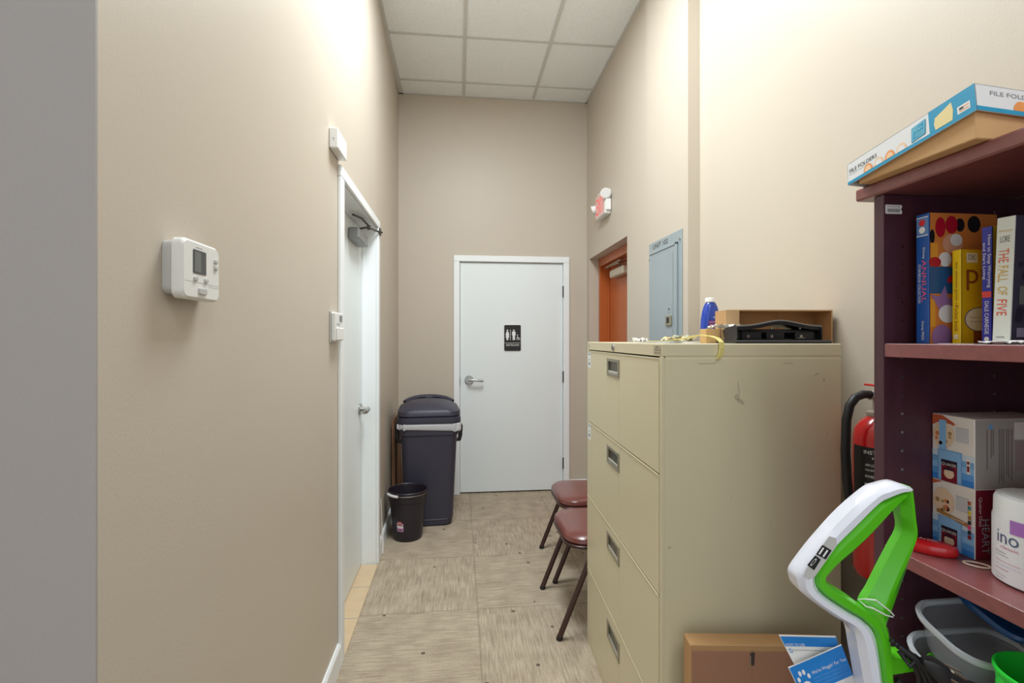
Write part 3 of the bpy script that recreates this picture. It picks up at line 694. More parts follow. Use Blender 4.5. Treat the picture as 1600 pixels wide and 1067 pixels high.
# open cardboard tray on its side
T = thing('cardboard_box', cabpt(0.288, 0.205), 'open tan cardboard tray standing on its side behind the hole punch', 'box', rz=CRZ-0.02)
m = MB(); wb, hb, db, t = 0.335, 0.104, 0.09, 0.004
m.box(0, db-t, 0.0002, wb, db, hb, 0, c=0.0005); m.box(0, 0, 0.0002, wb, db-t, t, 0, c=0.0005); m.box(0, 0, hb-t, wb, db-t, hb, 0, c=0.0005); m.box(wb-t, 0, t, wb, db-t, hb-t, 0, c=0.0005)
m.box(0, 0, t, t, db-t, hb-t, 0, c=0.0005)
m.box(wb*0.62, db-t-0.001, t, wb*0.622, db-t, hb-t, 1)
m.build('tray', [KRAFT, KRAFTD], T)
m = MB(); m.box(-0.01, -0.003, t, 0.034, -0.0005, hb-0.001, 0, c=0.0005); m.build('flap', mat('light_kraft', (205, 168, 124), 0.75, var=0.04), T)

# cleaner bottle
T = thing('cleaner_bottle', cabpt(0.420, 0.60), 'blue carpet cleaner bottle with white cap on the filing cabinet', 'bottle', rz=0.1)
m = MB()
prof = [(0.070, 0.048, 0.0), (0.076, 0.052, 0.004), (0.078, 0.053, 0.05), (0.074, 0.050, 0.09), (0.066, 0.046, 0.115), (0.054, 0.040, 0.138), (0.040, 0.034, 0.152), (0.030, 0.030, 0.157)]
m.loft([[(a, b, z) for a, b in rrect(w0, d0, min(w0, d0)*0.45, 6)] for w0, d0, z in prof])
m.build('body', mat('royal_blue_plastic', (22, 62, 168), 0.22, coat=0.5), T)
m = MB(); m.lathe([(0.017, 0.157), (0.0195, 0.158), (0.0195, 0.172), (0.018, 0.1745)], seg=24)
for k in range(16):
    a = 2*PI*k/16; m.box(0.019*math.cos(a)-0.0008, 0.019*math.sin(a)-0.0008, 0.159, 0.019*math.cos(a)+0.0014, 0.019*math.sin(a)+0.0008, 0.171)
m.build('cap', PLASTIC_W, T)
m = MB(); o = (0, -0.0268, 0)
m.rect(-0.026, 0.055, 0.034, 0.085, o, XP, ZP, 0)
m.text('BISSELL', -0.004, 0.108-0.014, 0.030, 0.006, (0, -0.0262, 0), XP, ZP, 1)
m.text('MULTI SURFACE', -0.022, 0.076, 0.052, 0.004, o, XP, ZP, 1, 0.0004); m.text('pet formula', -0.018, 0.064, 0.045, 0.006, o, XP, ZP, 1, 0.0004)
m.poly([(0.008, 0.102), (0.015, 0.102), (0.0115, 0.107)], (0, -0.0260, 0), XP, ZP, 2)
m.build('label', [mat('label_magenta', (110, 40, 130), 0.4), INKW, mat('label_red', (210, 40, 80), 0.4)], T)

# small tan box in front of the bottle, crumpled paper on top
T = thing('small_box', cabpt(0.215, 0.22), 'small tan cardboard box in front of the blue bottle', 'box', rz=CRZ)
T.location = cabpt(0.199, 0.157)
m = MB(); m.box(-0.004, 0, 0.0002, 0.062, 0.043, 0.043, 0, c=0.001); m.box(0.050, -0.0008, 0.012, 0.060, 0.0, 0.030, 1); m.rect(0.038, 0.0, 0.042, 0.043, (0, -0.0003, 0), XP, ZP, 2)
m.build('carton', [mat('tan_carton', (206, 168, 112), 0.7, var=0.05), PAPER, KRAFTD], T)
def crumple(mb, cx, cy, z, wx, wy, hgt, nx=10, ny=6, seed=1, mi=0, t=0.0012):
    rnd = random.Random(seed)
    H = [[z+hgt*(rnd.random()) for _ in range(nx+1)] for _ in range(ny+1)]
    lo = []
    top = [[(cx+wx*(i/nx-0.5)+rnd.uniform(-1, 1)*wx/nx*0.25, cy+wy*(j/ny-0.5)+rnd.uniform(-1, 1)*wy/ny*0.25, H[j][i]) for i in range(nx+1)] for j in range(ny+1)]
    k = mb.add([p for r_ in top for p in r_]); k2 = mb.add([(p[0], p[1], p[2]-t) for r_ in top for p in r_])
    for j in range(ny):
        for i in range(nx):
            a = j*(nx+1)+i; mb.face([k+a, k+a+1, k+a+nx+2, k+a+nx+1], mi); mb.face([k2+a, k2+a+nx+1, k2+a+nx+2, k2+a+1], mi)
m = MB(); crumple(m, 0, 0, 0.0015, 0.085, 0.04, 0.013, seed=5); o_ = m.build('crumpled_paper', PAPER); q = cabpt(0.258, 0.176, 0.0435); o_.location = q
tag(o_, 'crumpled white paper lying across the small tan box on the cabinet', 'paper')
# flat paper and a little heap of wrappers near the drawer side
m = MB(); crumple(m, 0, 0, 0.0008, 0.21, 0.26, 0.0012, 8, 8, seed=2, t=0.0005); o_ = m.build('paper_sheet', PAPER); o_.location = cabpt(0.165, 0.34); o_.rotation_euler = (0, 0, 0.25)
tag(o_, 'flat white paper sheet on the hall side of the filing cabinet top', 'paper')
m = MB(); crumple(m, 0, 0, 0.002, 0.05, 0.05, 0.016, 8, 8, seed=9); o_ = m.build('crumpled_tissue', PAPER); o_.location = cabpt(0.145, 0.62, 0.0004)
tag(o_, 'small crumpled white tissue at the far end of the filing cabinet top', 'tissue')
m = MB(); crumple(m, 0, 0, 0.003, 0.10, 0.07, 0.020, 9, 7, seed=12); crumple(m, 0.01, 0.005, 0.010, 0.05, 0.04, 0.016, 7, 7, seed=14, mi=1)
for k in range(7):
    rnd = random.Random(k); m.ell((rnd.uniform(-.04, .04), rnd.uniform(-.03, .03), 0.012+0.006*rnd.random()), 0.007, 0.005, 0.004, mi=2+(k % 2), seg=8, rings=5)
o_ = m.build('candy_wrappers', [mat('wrapper_cream', (214, 202, 160), 0.3), mat('wrapper_clear', (214, 214, 196), 0.2, alpha=0.7), mat('wrapper_green', (104, 120, 84), 0.4), mat('wrapper_brown', (126, 104, 72), 0.4)]); o_.location = cabpt(0.195, 0.36, 0.0026)
tag(o_, 'small heap of crinkled wrappers on the paper sheet on the cabinet', 'wrappers')
# yellow strap hanging over the edge
m = MB(); path = [(-0.055, 0.26, 0.006), (-0.02, 0.20, 0.007), (0.01, 0.14, 0.014), (0.028, 0.08, 0.024), (0.040, 0.035, 0.020), (0.046, 0.010, 0.014), (0.048, -0.006, 0.004), (0.048, -0.010, -0.012), (0.044, -0.010, -0.030), (0.038, -0.009, -0.040)]
lo = []
for i, p in enumerate(path):
    f_ = min(1, max(0, (i-3)/2)); ax = V((1, 0.25, 0)).normalized()
    hw = 0.0075 if i < 9 else 0.006
    d_ = V(path[min(i+1, len(path)-1)])-V(path[max(i-1, 0)]); n_ = ax.cross(d_).normalized()*0.001
    P0 = V(p); lo.append([P0-ax*hw-n_, P0+ax*hw-n_, P0+ax*hw+n_, P0-ax*hw+n_])
m.loft(lo, 0, False); o_ = m.build('strap', mat('pale_yellow_strap', (222, 208, 128), 0.5, var=0.06)); o_.location = cabpt(0.112, 0.0, 0.0); o_.rotation_euler = (0, 0, CRZ)
tag(o_, 'pale yellow strap draped over the near edge of the filing cabinet', 'strap')

# ------------------------------------------------------------ cardboard box on the floor before the cabinet
T = thing('cardboard_box', (0.567, 1.165, 0), 'closed brown cardboard box on the floor against the filing cabinet side', 'box', rz=-math.radians(7))
m = MB(); m.box(0, 0, 0.001, 0.34, 0.05, 0.600, 0, c=0.002)
m.box(0.004, -0.0015, 0.02, 0.336, 0.0, 0.585, 1, c=0.0005); m.rect(0.150, 0.02, 0.152, 0.56, (0, -0.0018, 0), XP, ZP, 2)
m.build('carton', [mat('tan_board', (188, 146, 100), 0.7, var=0.05), mat('brown_board', (168, 122, 96), 0.6, var=0.05), KRAFTD], T)
m = MB(); m.box(0.146, -0.005, 0.553, 0.156, -0.0018, 0.585, c=0.001); m.cyl((0.151, -0.006, 0.580), (0.151, -0.002, 0.580), 0.006, 12); m.build('clasp', STEEL, T)

# ------------------------------------------------------------ fire extinguisher
EX = V((1.066, 1.145, 0)); T = thing('fire_extinguisher', (EX.x, EX.y, 0.80), 'red fire extinguisher with black hose between filing cabinet and bookcase', 'fire extinguisher')
T.location.z = 0.752
r = 0.062
m = MB(); m.lathe([(0.040, 0.0), (0.055, 0.004), (r, 0.02), (r, 0.350), (0.058, 0.375), (0.045, 0.395), (0.028, 0.408), (0.022, 0.412)], seg=40); m.build('cylinder', REDEXT, T)
m = MB()
def cw(rr): return lambda A, B: V((rr*math.sin(A), -rr*math.cos(A), B))
patch(m, -1.9, 0.20, 1.2, 0.335, cw(r+0.0006), 0, 24)
patch(m, -1.9, 0.160, 1.2, 0.20, cw(r+0.0006), 3, 24)
o = None
m.text('INSTRUCTIONS', -1.35, 0.318, 1.5, 0.009, (0, 0, 0), XP, ZP, 1, wrap=cw(r+0.0010)); m.text('PULL PIN', -1.05, 0.306, 0.7, 0.005, (0, 0, 0), XP, ZP, 1, wrap=cw(r+0.0010))
m.text('AIM LOW AT BASE OF FIRE', -1.30, 0.288, 1.2, 0.006, (0, 0, 0), XP, ZP, 1, wrap=cw(r+0.0010)); m.text('SQUEEZE HANDLE', -1.30, 0.276, 0.9, 0.005, (0, 0, 0), XP, ZP, 1, wrap=cw(r+0.0010)); m.text('SWEEP SIDE TO SIDE', -1.30, 0.260, 1.2, 0.006, (0, 0, 0), XP, ZP, 1, wrap=cw(r+0.0010))
for a in (-1.32, -0.78, -0.24): patch(m, a, 0.208, a+0.46, 0.246, cw(r+0.0010), 2, 6); patch(m, a+0.06, 0.213, a+0.40, 0.241, cw(r+0.0013), 0 if a > -1 else 1, 4); m.text('X', a+0.12, 0.216, 0.2, 0.022, (0, 0, 0), XP, ZP, 2, wrap=cw(r+0.0016))
m.build('label', [INK, INKW, mat('pictogram_grey', (190, 190, 190), 0.5), mat('label_maroon', (84, 24, 30), 0.5)], T)
m = MB(); m.lathe([(0.030, 0.405), (0.033, 0.410), (0.033, 0.418), (0.022, 0.422), (0.020, 0.445), (0.014, 0.45)], seg=24); m.box(-0.012, -0.014, 0.44, 0.012, 0.014, 0.47, c=0.003); m.build('valve', mat('valve_silver', (200, 192, 186), 0.3, 0.6), T)
m = MB(); m.cyl((-0.012, -0.020, 0.432), (-0.014, -0.034, 0.432), 0.017, 22, mi=0, c=0.002); m.cyl((-0.0141, -0.0342, 0.432), (-0.0142, -0.0350, 0.432), 0.012, 20, mi=1); m.build('gauge', [REDEXT, mat('gauge_face', (220, 150, 150), 0.3)], T)
m = MB(); m.box(-0.010, -0.05, 0.482, 0.010, 0.045, 0.487, c=0.001); m.box(-0.010, -0.045, 0.455, 0.010, -0.01, 0.459, c=0.001); m.box(-0.009, -0.014, 0.468, 0.009, 0.012, 0.483); m.build('lever', REDEXT, T)
m = MB(); m.tube([(-0.012+0.013*math.cos(a), -0.022, 0.462+0.013*math.sin(a)) for a in [2*PI*i/20 for i in range(20)]], 0.0022, 8, closed=True); m.build('pull_pin', REDEXT, T)
m = MB(); m.tube([(-0.006, 0.0, 0.455), (-0.025, 0.0, 0.462), (-0.050, 0.0, 0.464), (-0.072, 0.0, 0.456), (-0.088, 0.0, 0.436), (-0.097, 0.0, 0.40), (-0.100, 0.0, 0.32), (-0.096, -0.0, 0.25), (-0.088, 0.0, 0.195)], 0.0105, 14); hs = m.build('hose', RUBBER, T)
m = MB(); m.cyl((-0.012, 0, 0.457), (-0.032, 0, 0.4625), 0.0125, 16, c=0.001); m.build('fitting', STEEL, hs)
m = MB(); m.cyl((-0.0885, 0, 0.200), (-0.082, 0, 0.170), 0.0115, 16, c=0.001); m.build('nozzle', STEEL, hs)
m = MB(); m.box(r-0.004, -0.02, 0.05, RN-EX.x-0.0005, 0.02, 0.40, c=0.001); m.build('wall_bracket', DARKSTEEL, T)

# ------------------------------------------------------------ bookcase
BX0, BX1, BY1, BY0 = 0.786, 1.072, 0.862, -0.05
YI = 0.840
BK = thing('bookcase', (BX0, BY1, 0), 'dark mahogany bookcase with open shelves against the right wall', 'bookcase')
def bl(x, y, z): return (x-BX0, y-BY1, z)
m = MB(); m.box(0, YI-BY1, 0, BX1-BX0, 0, 1.6255, 0, c=0.001)
k = m
for z in [1.5975-0.0347*i for i in range(46)]:
    for x in (0.037, 0.231):
        if abs(z-1.35) < 0.02 or abs(z-0.96) < 0.02 or z < 0.15: continue
        if (int(round(z*1000)) % 3 == 0) and z > 1.4: continue
        m.cyl((x, YI-BY1-0.0003, z), (x, YI-BY1-0.0012, z), 0.0026, 10, mi=1)
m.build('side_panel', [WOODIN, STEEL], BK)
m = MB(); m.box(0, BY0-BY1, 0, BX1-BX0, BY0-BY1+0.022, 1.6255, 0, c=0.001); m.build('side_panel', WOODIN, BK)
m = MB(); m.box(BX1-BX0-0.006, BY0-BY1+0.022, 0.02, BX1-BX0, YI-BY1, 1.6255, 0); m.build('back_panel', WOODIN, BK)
m = MB(); m.box(-0.008, BY0-BY1-0.03, 1.626, BX1-BX0+0.006, 0.036, 1.650, 0, c=0.003); m.build('top_board', WOOD, BK)
for z1 in (1.347, 0.973, 0.60, 0.10):
    m = MB(); m.box(0.001, BY0-BY1+0.022, z1-0.025, BX1-BX0-0.006, YI-BY1-0.0003, z1, 0, c=0.0012); m.build('shelf', WOOD, BK)
m = MB(); o = (0, YI-BY1-0.0005, 0)
m.prism(rrect(0.034, 0.017, 0.002, 3, 0.020, 1.5975), o, XP, ZP, 0.0003); m.text('PRODUCT ID', 0.006, 1.6015, 0.026, 0.0022, o, XP, ZP, 1, 0.0006)
for i in range(16): m.rect(0.007+0.0016*i, 1.592, 0.0078+0.0016*i, 1.5985, o, XP, ZP, 1, 0.0006)
m.build('sticker', [PAPER, INK], BK)

# ---- books. local frame: origin at the spine's far bottom corner; x into the shelf, -y towards the camera
SH1 = 1.3473
def book(name, loc, th, hgt, wd, label, spine, cover, rz=0.0, page=PAPER, tilt=0.0, round_=0.002):
    T = thing(name, loc, label, 'book'); T.rotation_euler = (tilt, 0, rz)
    m = MB(); c = 0.0018
    m.box(0.003, -th+c, 0.003, wd-0.003, -c, hgt-0.003, 0); m.build('pages', page, T)
    m = MB()
    m.box(0.0, -th, 0, wd, -th+c, hgt, 1, c=0.0005); m.box(0.0, -c, 0, wd, 0, hgt, 1, c=0.0005); m.box(-0.001, -th, 0, 0.0022, 0, hgt, 0, c=0.0008)
    return T, m
SP = lambda x=-0.0013: (x, 0, 0)   # spine plane origin (viewer right = -y)
# storybook
T, m = book('storybook', (0.830, 0.8165, SH1), 0.0245, 0.233, 0.135, 'tall orange-covered storybook with blue spine, farthest on the upper shelf', None, None)
s0 = SP(); cvo = (0, -0.0247, 0)
m.rect(0.001, 0.193, 0.0235, 0.1945, s0, YN, ZP, 2); m.rect(0.001, 0.226, 0.0235, 0.2275, s0, YN, ZP, 2); m.rect(0.001, 0.1945, 0.0235, 0.226, s0, YN, ZP, 3)
m.poly(circ(0.012, 0.217, 0.006, 12), s0, YN, ZP, 4, 0.0003); m.poly(circ(0.012, 0.204, 0.006, 12), s0, YN, ZP, 2, 0.0003)
m.text('Disney', 0, 0, 0.020, 0.006, (-0.0017, -0.012, 0.172), ZN, YN, 2)
m.text('ANNUAL', 0, 0, 0.076, 0.0085, (-0.0017, -0.0115, 0.150), ZN, YN, 5); m.text('STORYBOOK COLLECTION', 0, 0, 0.070, 0.0048, (-0.0017, -0.0045, 0.143), ZN, YN, 2)
m.text('Disney PRESS', 0, 0, 0.034, 0.006, (-0.0017, -0.010, 0.040), ZN, YN, 2)
# plain generic cover picture: bow shapes, discs, blue band, lilac petals
A = lambda pts, mi, off=0.0004: m.poly(pts, cvo, XP, ZP, mi, off)
A([(0.0, 0.089), (0.135, 0.089), (0.135, 0.137), (0.0, 0.137)], 6)
A(circ(0.021, 0.207, 0.010, 18, 0.018), 7, 0.0006); A(circ(0.043, 0.212, 0.012, 18, 0.016), 7, 0.0006)
A(circ(0.060, 0.212, 0.009, 18, 0.012), 8, 0.0005); A(circ(0.088, 0.214, 0.013, 18, 0.015), 8, 0.0005); A(circ(0.005, 0.190, 0.005, 12, 0.013), 8, 0.0005)
A(circ(0.045, 0.178, 0.020, 20, 0.018), 9, 0.0007); A(circ(0.052, 0.185, 0.012, 18, 0.011), 2, 0.0009); A(circ(0.030, 0.150, 0.013, 18, 0.013), 2, 0.0008)
A([(0.002, 0.148), (0.016, 0.148), (0.016, 0.179), (0.002, 0.179)], 10, 0.0006); A(circ(0.010, 0.145, 0.012, 16, 0.009), 7, 0.0009)
A([(0.034, 0.114), (0.040, 0.121), (0.055, 0.124), (0.055, 0.110), (0.036, 0.108)], 4, 0.0006)
A([(0.002, 0.087), (0.020, 0.084), (0.030, 0.104), (0.036, 0.082), (0.055, 0.075), (0.030, 0.055), (0.018, 0.062)], 11, 0.0006)
A(circ(0.035, 0.053, 0.018, 18, 0.016), 2, 0.0008); A(circ(0.024, 0.012, 0.020, 18, 0.022), 11, 0.0006)
A([(0.001, 0.03), (0.012, 0.03), (0.010, 0.078), (0.001, 0.08)], 10, 0.0005)
m.build('cover', [mat('book_blue', (20, 84, 170), 0.3), mat('book_orange', (226, 138, 66), 0.3), INKW, mat('book_lightblue', (92, 134, 196), 0.3), mat('book_red', (218, 40, 44), 0.3), mat('book_pink', (236, 96, 130), 0.3),
    mat('book_slate_blue', (46, 94, 146), 0.3), mat('book_crimson', (188, 22, 50), 0.3), mat('book_black', (30, 28, 34), 0.3), mat('book_peach', (232, 170, 140), 0.3), mat('book_yellow_orange', (240, 166, 60), 0.3), mat('book_lilac', (164, 122, 178), 0.3)], T)
# yellow book
YEL = mat('book_yellow', (242, 206, 10), 0.3); YELD = mat('book_mustard', (226, 182, 28), 0.3); BRN = mat('book_brown_ink', (146, 74, 34), 0.4)
T, m = book('picture_book', (0.860, 0.7775, SH1), 0.0145, 0.163, 0.12, 'small bright yellow book in front of the orange storybook', None, None)
m.text('the ultimate guide to', 0, 0, 0.078, 0.005, (-0.0014, -0.005, 0.142), ZN, YN, 2); m.text('Pocket book', 0, 0, 0.045, 0.007, (-0.0014, -0.0045, 0.066), ZN, YN, 2)
m.rect(0.003, 0.008, 0.011, 0.016, (-0.0014, 0, 0), YN, ZP, 3)
co = (0, -0.0147, 0)
m.text('DK', 0.014, 0.145, 0.014, 0.009, co, XP, ZP, 4, 0.0003); m.rect(0.010, 0.140, 0.032, 0.157, co, XP, ZP, 3, 0.0001)
m.text('pu', 0.010, 0.092, 0.050, 0.036, co, XP, ZP, 2, 0.0003)
m.poly(circ(0.034, 0.042, 0.028, 22, 0.021), co, XP, ZP, 4, 0.0002); m.poly(circ(0.034, 0.042, 0.026, 22, 0.0195), co, XP, ZP, 3, 0.0004)
m.text('a practical care guide', 0.014, 0.044, 0.034, 0.003, co, XP, ZP, 4, 0.0006); m.text('for new owners', 0.017, 0.037, 0.028, 0.003, co, XP, ZP, 4, 0.0006)
m.rect(0.024, 0.0, 0.040, 0.022, co, XP, ZP, 2, 0.0002)
m.build('cover', [YEL, YELD, BRN, mat('cream_print', (236, 226, 196), 0.4), mat('grey_blue_print', (110, 110, 126), 0.4)], T)
# self-help paperback
BLU = mat('book_royal_blue', (40, 42, 168), 0.3)
T, m = book('paperback_book', (0.860, 0.7285, SH1), 0.0155, 0.192, 0.115, 'blue-spined yellow paperback between the yellow book and the white hardcover', None, None)
m.rect(0.0006, 0.076, 0.015, 0.086, (-0.0014, 0, 0), YN, ZP, 3)
m.text('How to Stop Worrying', 0, 0, 0.086, 0.0066, (-0.0014, -0.0082, 0.178), ZN, YN, 2); m.text('and Start Living', 0, 0, 0.060, 0.0058, (-0.0014, -0.0010, 0.166), ZN, YN, 2)
m.text('DALE CARNEGIE', 0, 0, 0.054, 0.0062, (-0.0014, -0.0050, 0.070), ZN, YN, 2); m.poly(circ(0.008, 0.008, 0.004, 10), (-0.0014, 0, 0), YN, ZP, 2)
m.build('cover', [BLU, YELD, INKW, mat('book_red_band', (226, 60, 60), 0.3)], T)
# white hardcover
WHC = mat('book_offwhite', (222, 226, 218), 0.35)
T, m = book('hardcover_novel', (0.838, 0.6945, SH1), 0.0255, 0.197, 0.14, 'white-spined hardcover novel with dark front cover, nearest on the upper shelf', None, None, tilt=math.radians(2.2))
m.text('LORE', 0.006, 0.158, 0.014, 0.010, (-0.0014, 0, 0), YN, ZP, 2); m.text('PITTACUS', 0.004, 0.174, 0.018, 0.003, (-0.0014, 0, 0), YN, ZP, 4)
RD = 3
m.text('THE', 0, 0, 0.021, 0.014, (-0.0014, -0.005, 0.148), ZN, YN, 3); m.text('FALL', 0, 0, 0.025, 0.014, (-0.0014, -0.005, 0.122), ZN, YN, 4)
m.text('OF', 0, 0, 0.013, 0.014, (-0.0014, -0.005, 0.090), ZN, YN, 4); m.text('FIVE', 0, 0, 0.025, 0.014, (-0.0014, -0.005, 0.070), ZN, YN, 3)
m.text('HARPER', 0.006, 0.010, 0.012, 0.003, (-0.0014, 0, 0), YN, ZP, 2)
m.v = m.v
co = (0, -0.0257, 0)
rnd = random.Random(4)
for k_ in range(40): m.poly(circ(rnd.uniform(0.006, 0.13), rnd.uniform(0.01, 0.19), rnd.uniform(0.003, 0.009), 7), co, XP, ZP, 5+(k_ % 2), 0.0002+0.00002*k_)
m.rect(0.008, 0.012, 0.03, 0.026, co, XP, ZP, 6, 0.0012); m.rect(0.010, 0.062, 0.05, 0.09, co, XP, ZP, 2, 0.0012)
m.build('cover', [WHC, mat('book_charcoal', (70, 66, 84), 0.35), mat('print_grey', (110, 114, 112), 0.4), mat('print_vermilion', (226, 92, 56), 0.4), mat('print_gold', (216, 170, 70), 0.4), mat('print_dark_violet', (46, 42, 58), 0.4), mat('print_pale_violet', (150, 146, 166), 0.4)], T)
# papers under the books
m = MB(); m.box(0, 0, 0, 0.02, 0.06, 0.0006); m.box(0.004, -0.07, 0, 0.016, -0.03, 0.0006)
o_ = m.build('paper_slip', PAPER); o_.location = (0.812, 0.700, 1.3472)
tag(o_, 'thin white paper slips lying on the upper shelf before the yellow book', 'paper')
m = MB(); crumple(m, 0, 0, 0.001, 0.035, 0.05, 0.004, 6, 6, seed=21); crumple(m, 0.0, -0.02, 0.001, 0.02, 0.04, 0.005, 6, 6, seed=22)
o_ = m.build('paper_scraps', PAPER); o_.location = (0.820, 0.665, 1.3478); tag(o_, 'crumpled white paper scraps on the upper shelf before the paperback', 'paper')

# ---- second shelf
SH2 = 0.9734
def oat_box(loc, label, upper):
    T = thing('oatmeal_box', loc, label, 'box', group=None)
    w0, l0, h0 = 0.077, 0.166, 0.1215
    m = MB(); m.box(0, -w0, 0.0002, l0, 0, h0, 0, c=0.001)
    # hall-facing end: viewer right = -y
    o = (-0.0004, 0, 0); r0, u0 = YN, ZP
    e = 0.0003
    for i in range(10):   # printed sky that is darkest at the foot of the panel
        z0 = 0.001+0.0055*i; m.rect(0.0008, z0, w0-0.0008, z0+0.0055, o, r0, u0, [3, 3, 4, 4, 5, 5, 6, 6, 7, 7][i])
    m.poly([(0.001, 0.100), (0.012, 0.107), (0.035, 0.106), (0.055, 0.098), (0.040, 0.110), (0.020, 0.1205), (0.001, 0.1205)] if upper else [(0.001, 0.112), (0.02, 0.1205), (0.001, 0.1205)], o, r0, u0, 8, e)
    m.poly(circ(0.022, 0.085, 0.020, 24, 0.024), o, r0, u0, 9, 2*e)
    rn = random.Random(2 if upper else 6)
    for k in range(12): m.poly(circ(0.022+rn.uniform(-.013, .013), 0.078+rn.uniform(-.012, .012), rn.uniform(.002, .005), 8), o, r0, u0, 10+(k % 3), 3*e+k*0.00003)
    m.rect(0.042, 0.074, 0.072, 0.106, o, r0, u0, 0, 2*e)
    for k in range(9): m.rect(0.045, 0.077+0.003*k, 0.068, 0.0785+0.003*k, o, r0, u0, 13, 3*e)
    m.rect(0.012, 0.002, 0.056, 0.058, o, r0, u0, 6, 2*e); m.rect(0.014, 0.004, 0.054, 0.056, o, r0, u0, 5, 3*e)
    m.rect(0.019, 0.001, 0.048, 0.040, o, r0, u0, 14, 4*e); m.poly([(0.019, 0.040), (0.048, 0.040), (0.048, 0.031), (0.0335, 0.027), (0.019, 0.031)], o, r0, u0, 13 if 0 else 15, 5*e)
    m.text('QUAKER', 0.020, 0.029, 0.027, 0.006, o, r0, u0, 0, 6*e); m.poly(circ(0.0335, 0.016, 0.0095, 16, 0.009), o, r0, u0, 9, 5*e); m.poly([(0.022, 0.022), (0.045, 0.022), (0.040, 0.026), (0.027, 0.026)], o, r0, u0, 15, 6*e)
    if upper:
        m.rect(0.015, 0.058, 0.028, 0.112, o, r0, u0, 5, 4*e); m.rect(0.064, 0.024, 0.070, 0.050, o, r0, u0, 0, 2*e); m.rect(0.065, 0.028, 0.069, 0.038, o, r0, u0, 14, 3*e); m.rect(0.065, 0.041, 0.069, 0.046, o, r0, u0, 14, 3*e)
    else:
        m.poly([(0.010, 0.068), (0.066, 0.060), (0.066, 0.052), (0.010, 0.062)], o, r0, u0, 16, 5*e); m.text('Instant Oatmeal', 0.014, 0.0575, 0.048, 0.004, o, r0, u0, 0, 6*e)
        for k, mi_ in enumerate((8, 17, 18, 16, 15, 19, 15, 14)): m.rect(0.066, 0.092-0.0085*k, 0.0715, 0.099-0.0085*k, o, r0, u0, mi_, 3*e)
    # camera-facing long side
    o = (0, -w0-0.0004, 0); r0 = XP
    if upper:
        m.rect(0.001, 0.001, l0-0.001, h0-0.001, o, r0, ZP, 1); m.poly(circ(0.030, 0.108, 0.0045, 12), o, r0, ZP, 6, e)
        for k, (a, hgt) in enumerate(((0.022, 0.07), (0.030, 0.05), (0.034, 0.045), (0.046, 0.095), (0.050, 0.09), (0.054, 0.095), (0.060, 0.08), (0.064, 0.085), (0.070, 0.09))):
            m.rect(a, 0.112-hgt-0.008, a+0.0022, 0.104, o, r0, ZP, 2, e)
        m.rect(0.078, 0.03, 0.11, 0.082, o, r0, ZP, 20, e); m.rect(0.076, 0.085, 0.13, 0.115, o, r0, ZP, 0, e)
    else:
        m.rect(0.001, 0.001, l0-0.001, h0-0.001, o, r0, ZP, 14)
        m.text('Quaker Oats', 0, 0, 0.050, 0.007, (0.006, -w0-0.0008, 0.108), ZN, XP, 0); m.text('HEART', 0, 0, 0.060, 0.014, (0.013, -w0-0.0008, 0.070), ZN, XP, 13)
    m.build('carton', [mat('oat_white', (236, 228, 222), 0.5), mat('oat_taupe', (176, 168, 162), 0.5, var=0.06, scale=(30, 30, 8)), mat('oat_text_taupe', (134, 124, 122), 0.5), mat('oat_blue_a', (58, 134, 220), 0.4), mat('oat_blue_b', (96, 160, 230), 0.4), mat('oat_blue_c', (142, 190, 236), 0.4), mat('oat_blue_d', (120, 170, 220), 0.4), mat('oat_blue_e', (206, 222, 238), 0.4),
        mat('oat_rust', (196, 94, 60), 0.4), mat('oat_cream', (236, 206, 176), 0.4), mat('oat_date', (66, 40, 38), 0.4), mat('oat_apple', (222, 128, 84), 0.4), mat('oat_grain', (176, 142, 90), 0.4), mat('oat_grey', (172, 178, 192), 0.4), mat('oat_maroon', (132, 28, 48), 0.4), mat('oat_navy', (40, 26, 48), 0.4), mat('oat_tan_band', (168, 122, 70), 0.4), mat('oat_teal', (70, 150, 160), 0.4), mat('oat_yellow', (240, 212, 40), 0.4), mat('oat_pink', (226, 60, 120), 0.4), mat('oat_mauve', (176, 150, 152), 0.4)], T)
    return T
oat_box((0.885, 0.8385, SH2), 'lower oatmeal box on the middle shelf with maroon side and tan banner', False)
oat_box((0.885, 0.8400-0.0012, SH2+0.1216), 'upper oatmeal box stacked on the other, with blue stripe and grey side', True)

T = thing('supplement_tub', (0.907, 0.667, SH2), 'large white plastic tub with purple label square beside the oatmeal boxes', 'tub')
m = MB(); rt = 0.066
m.lathe([(0.060, 0.0), (rt-0.001, 0.003), (rt, 0.01), (rt, 0.100), (rt-0.001, 0.104), (rt-0.0015, 0.128), (rt-0.004, 0.134), (rt-0.014, 0.136)], seg=48); m.build('body', mat('tub_white', (226, 226, 226), 0.35), T)
m = MB(); fn = cw(rt+0.0005); patch(m, -2.7, 0.004, 1.0, 0.101, fn, 0, 40)
fn = (lambda A, B, g=cw(rt+0.0009): g(A-1.02, B))
patch(m, -0.62, 0.083, -0.32, 0.104, fn, 1, 6)
m.text('ino', -0.96, 0.064, 0.52, 0.019, (0, 0, 0), XP, ZP, 2, wrap=fn); m.text('classic', -0.86, 0.056, 0.42, 0.005, (0, 0, 0), XP, ZP, 3, wrap=fn)
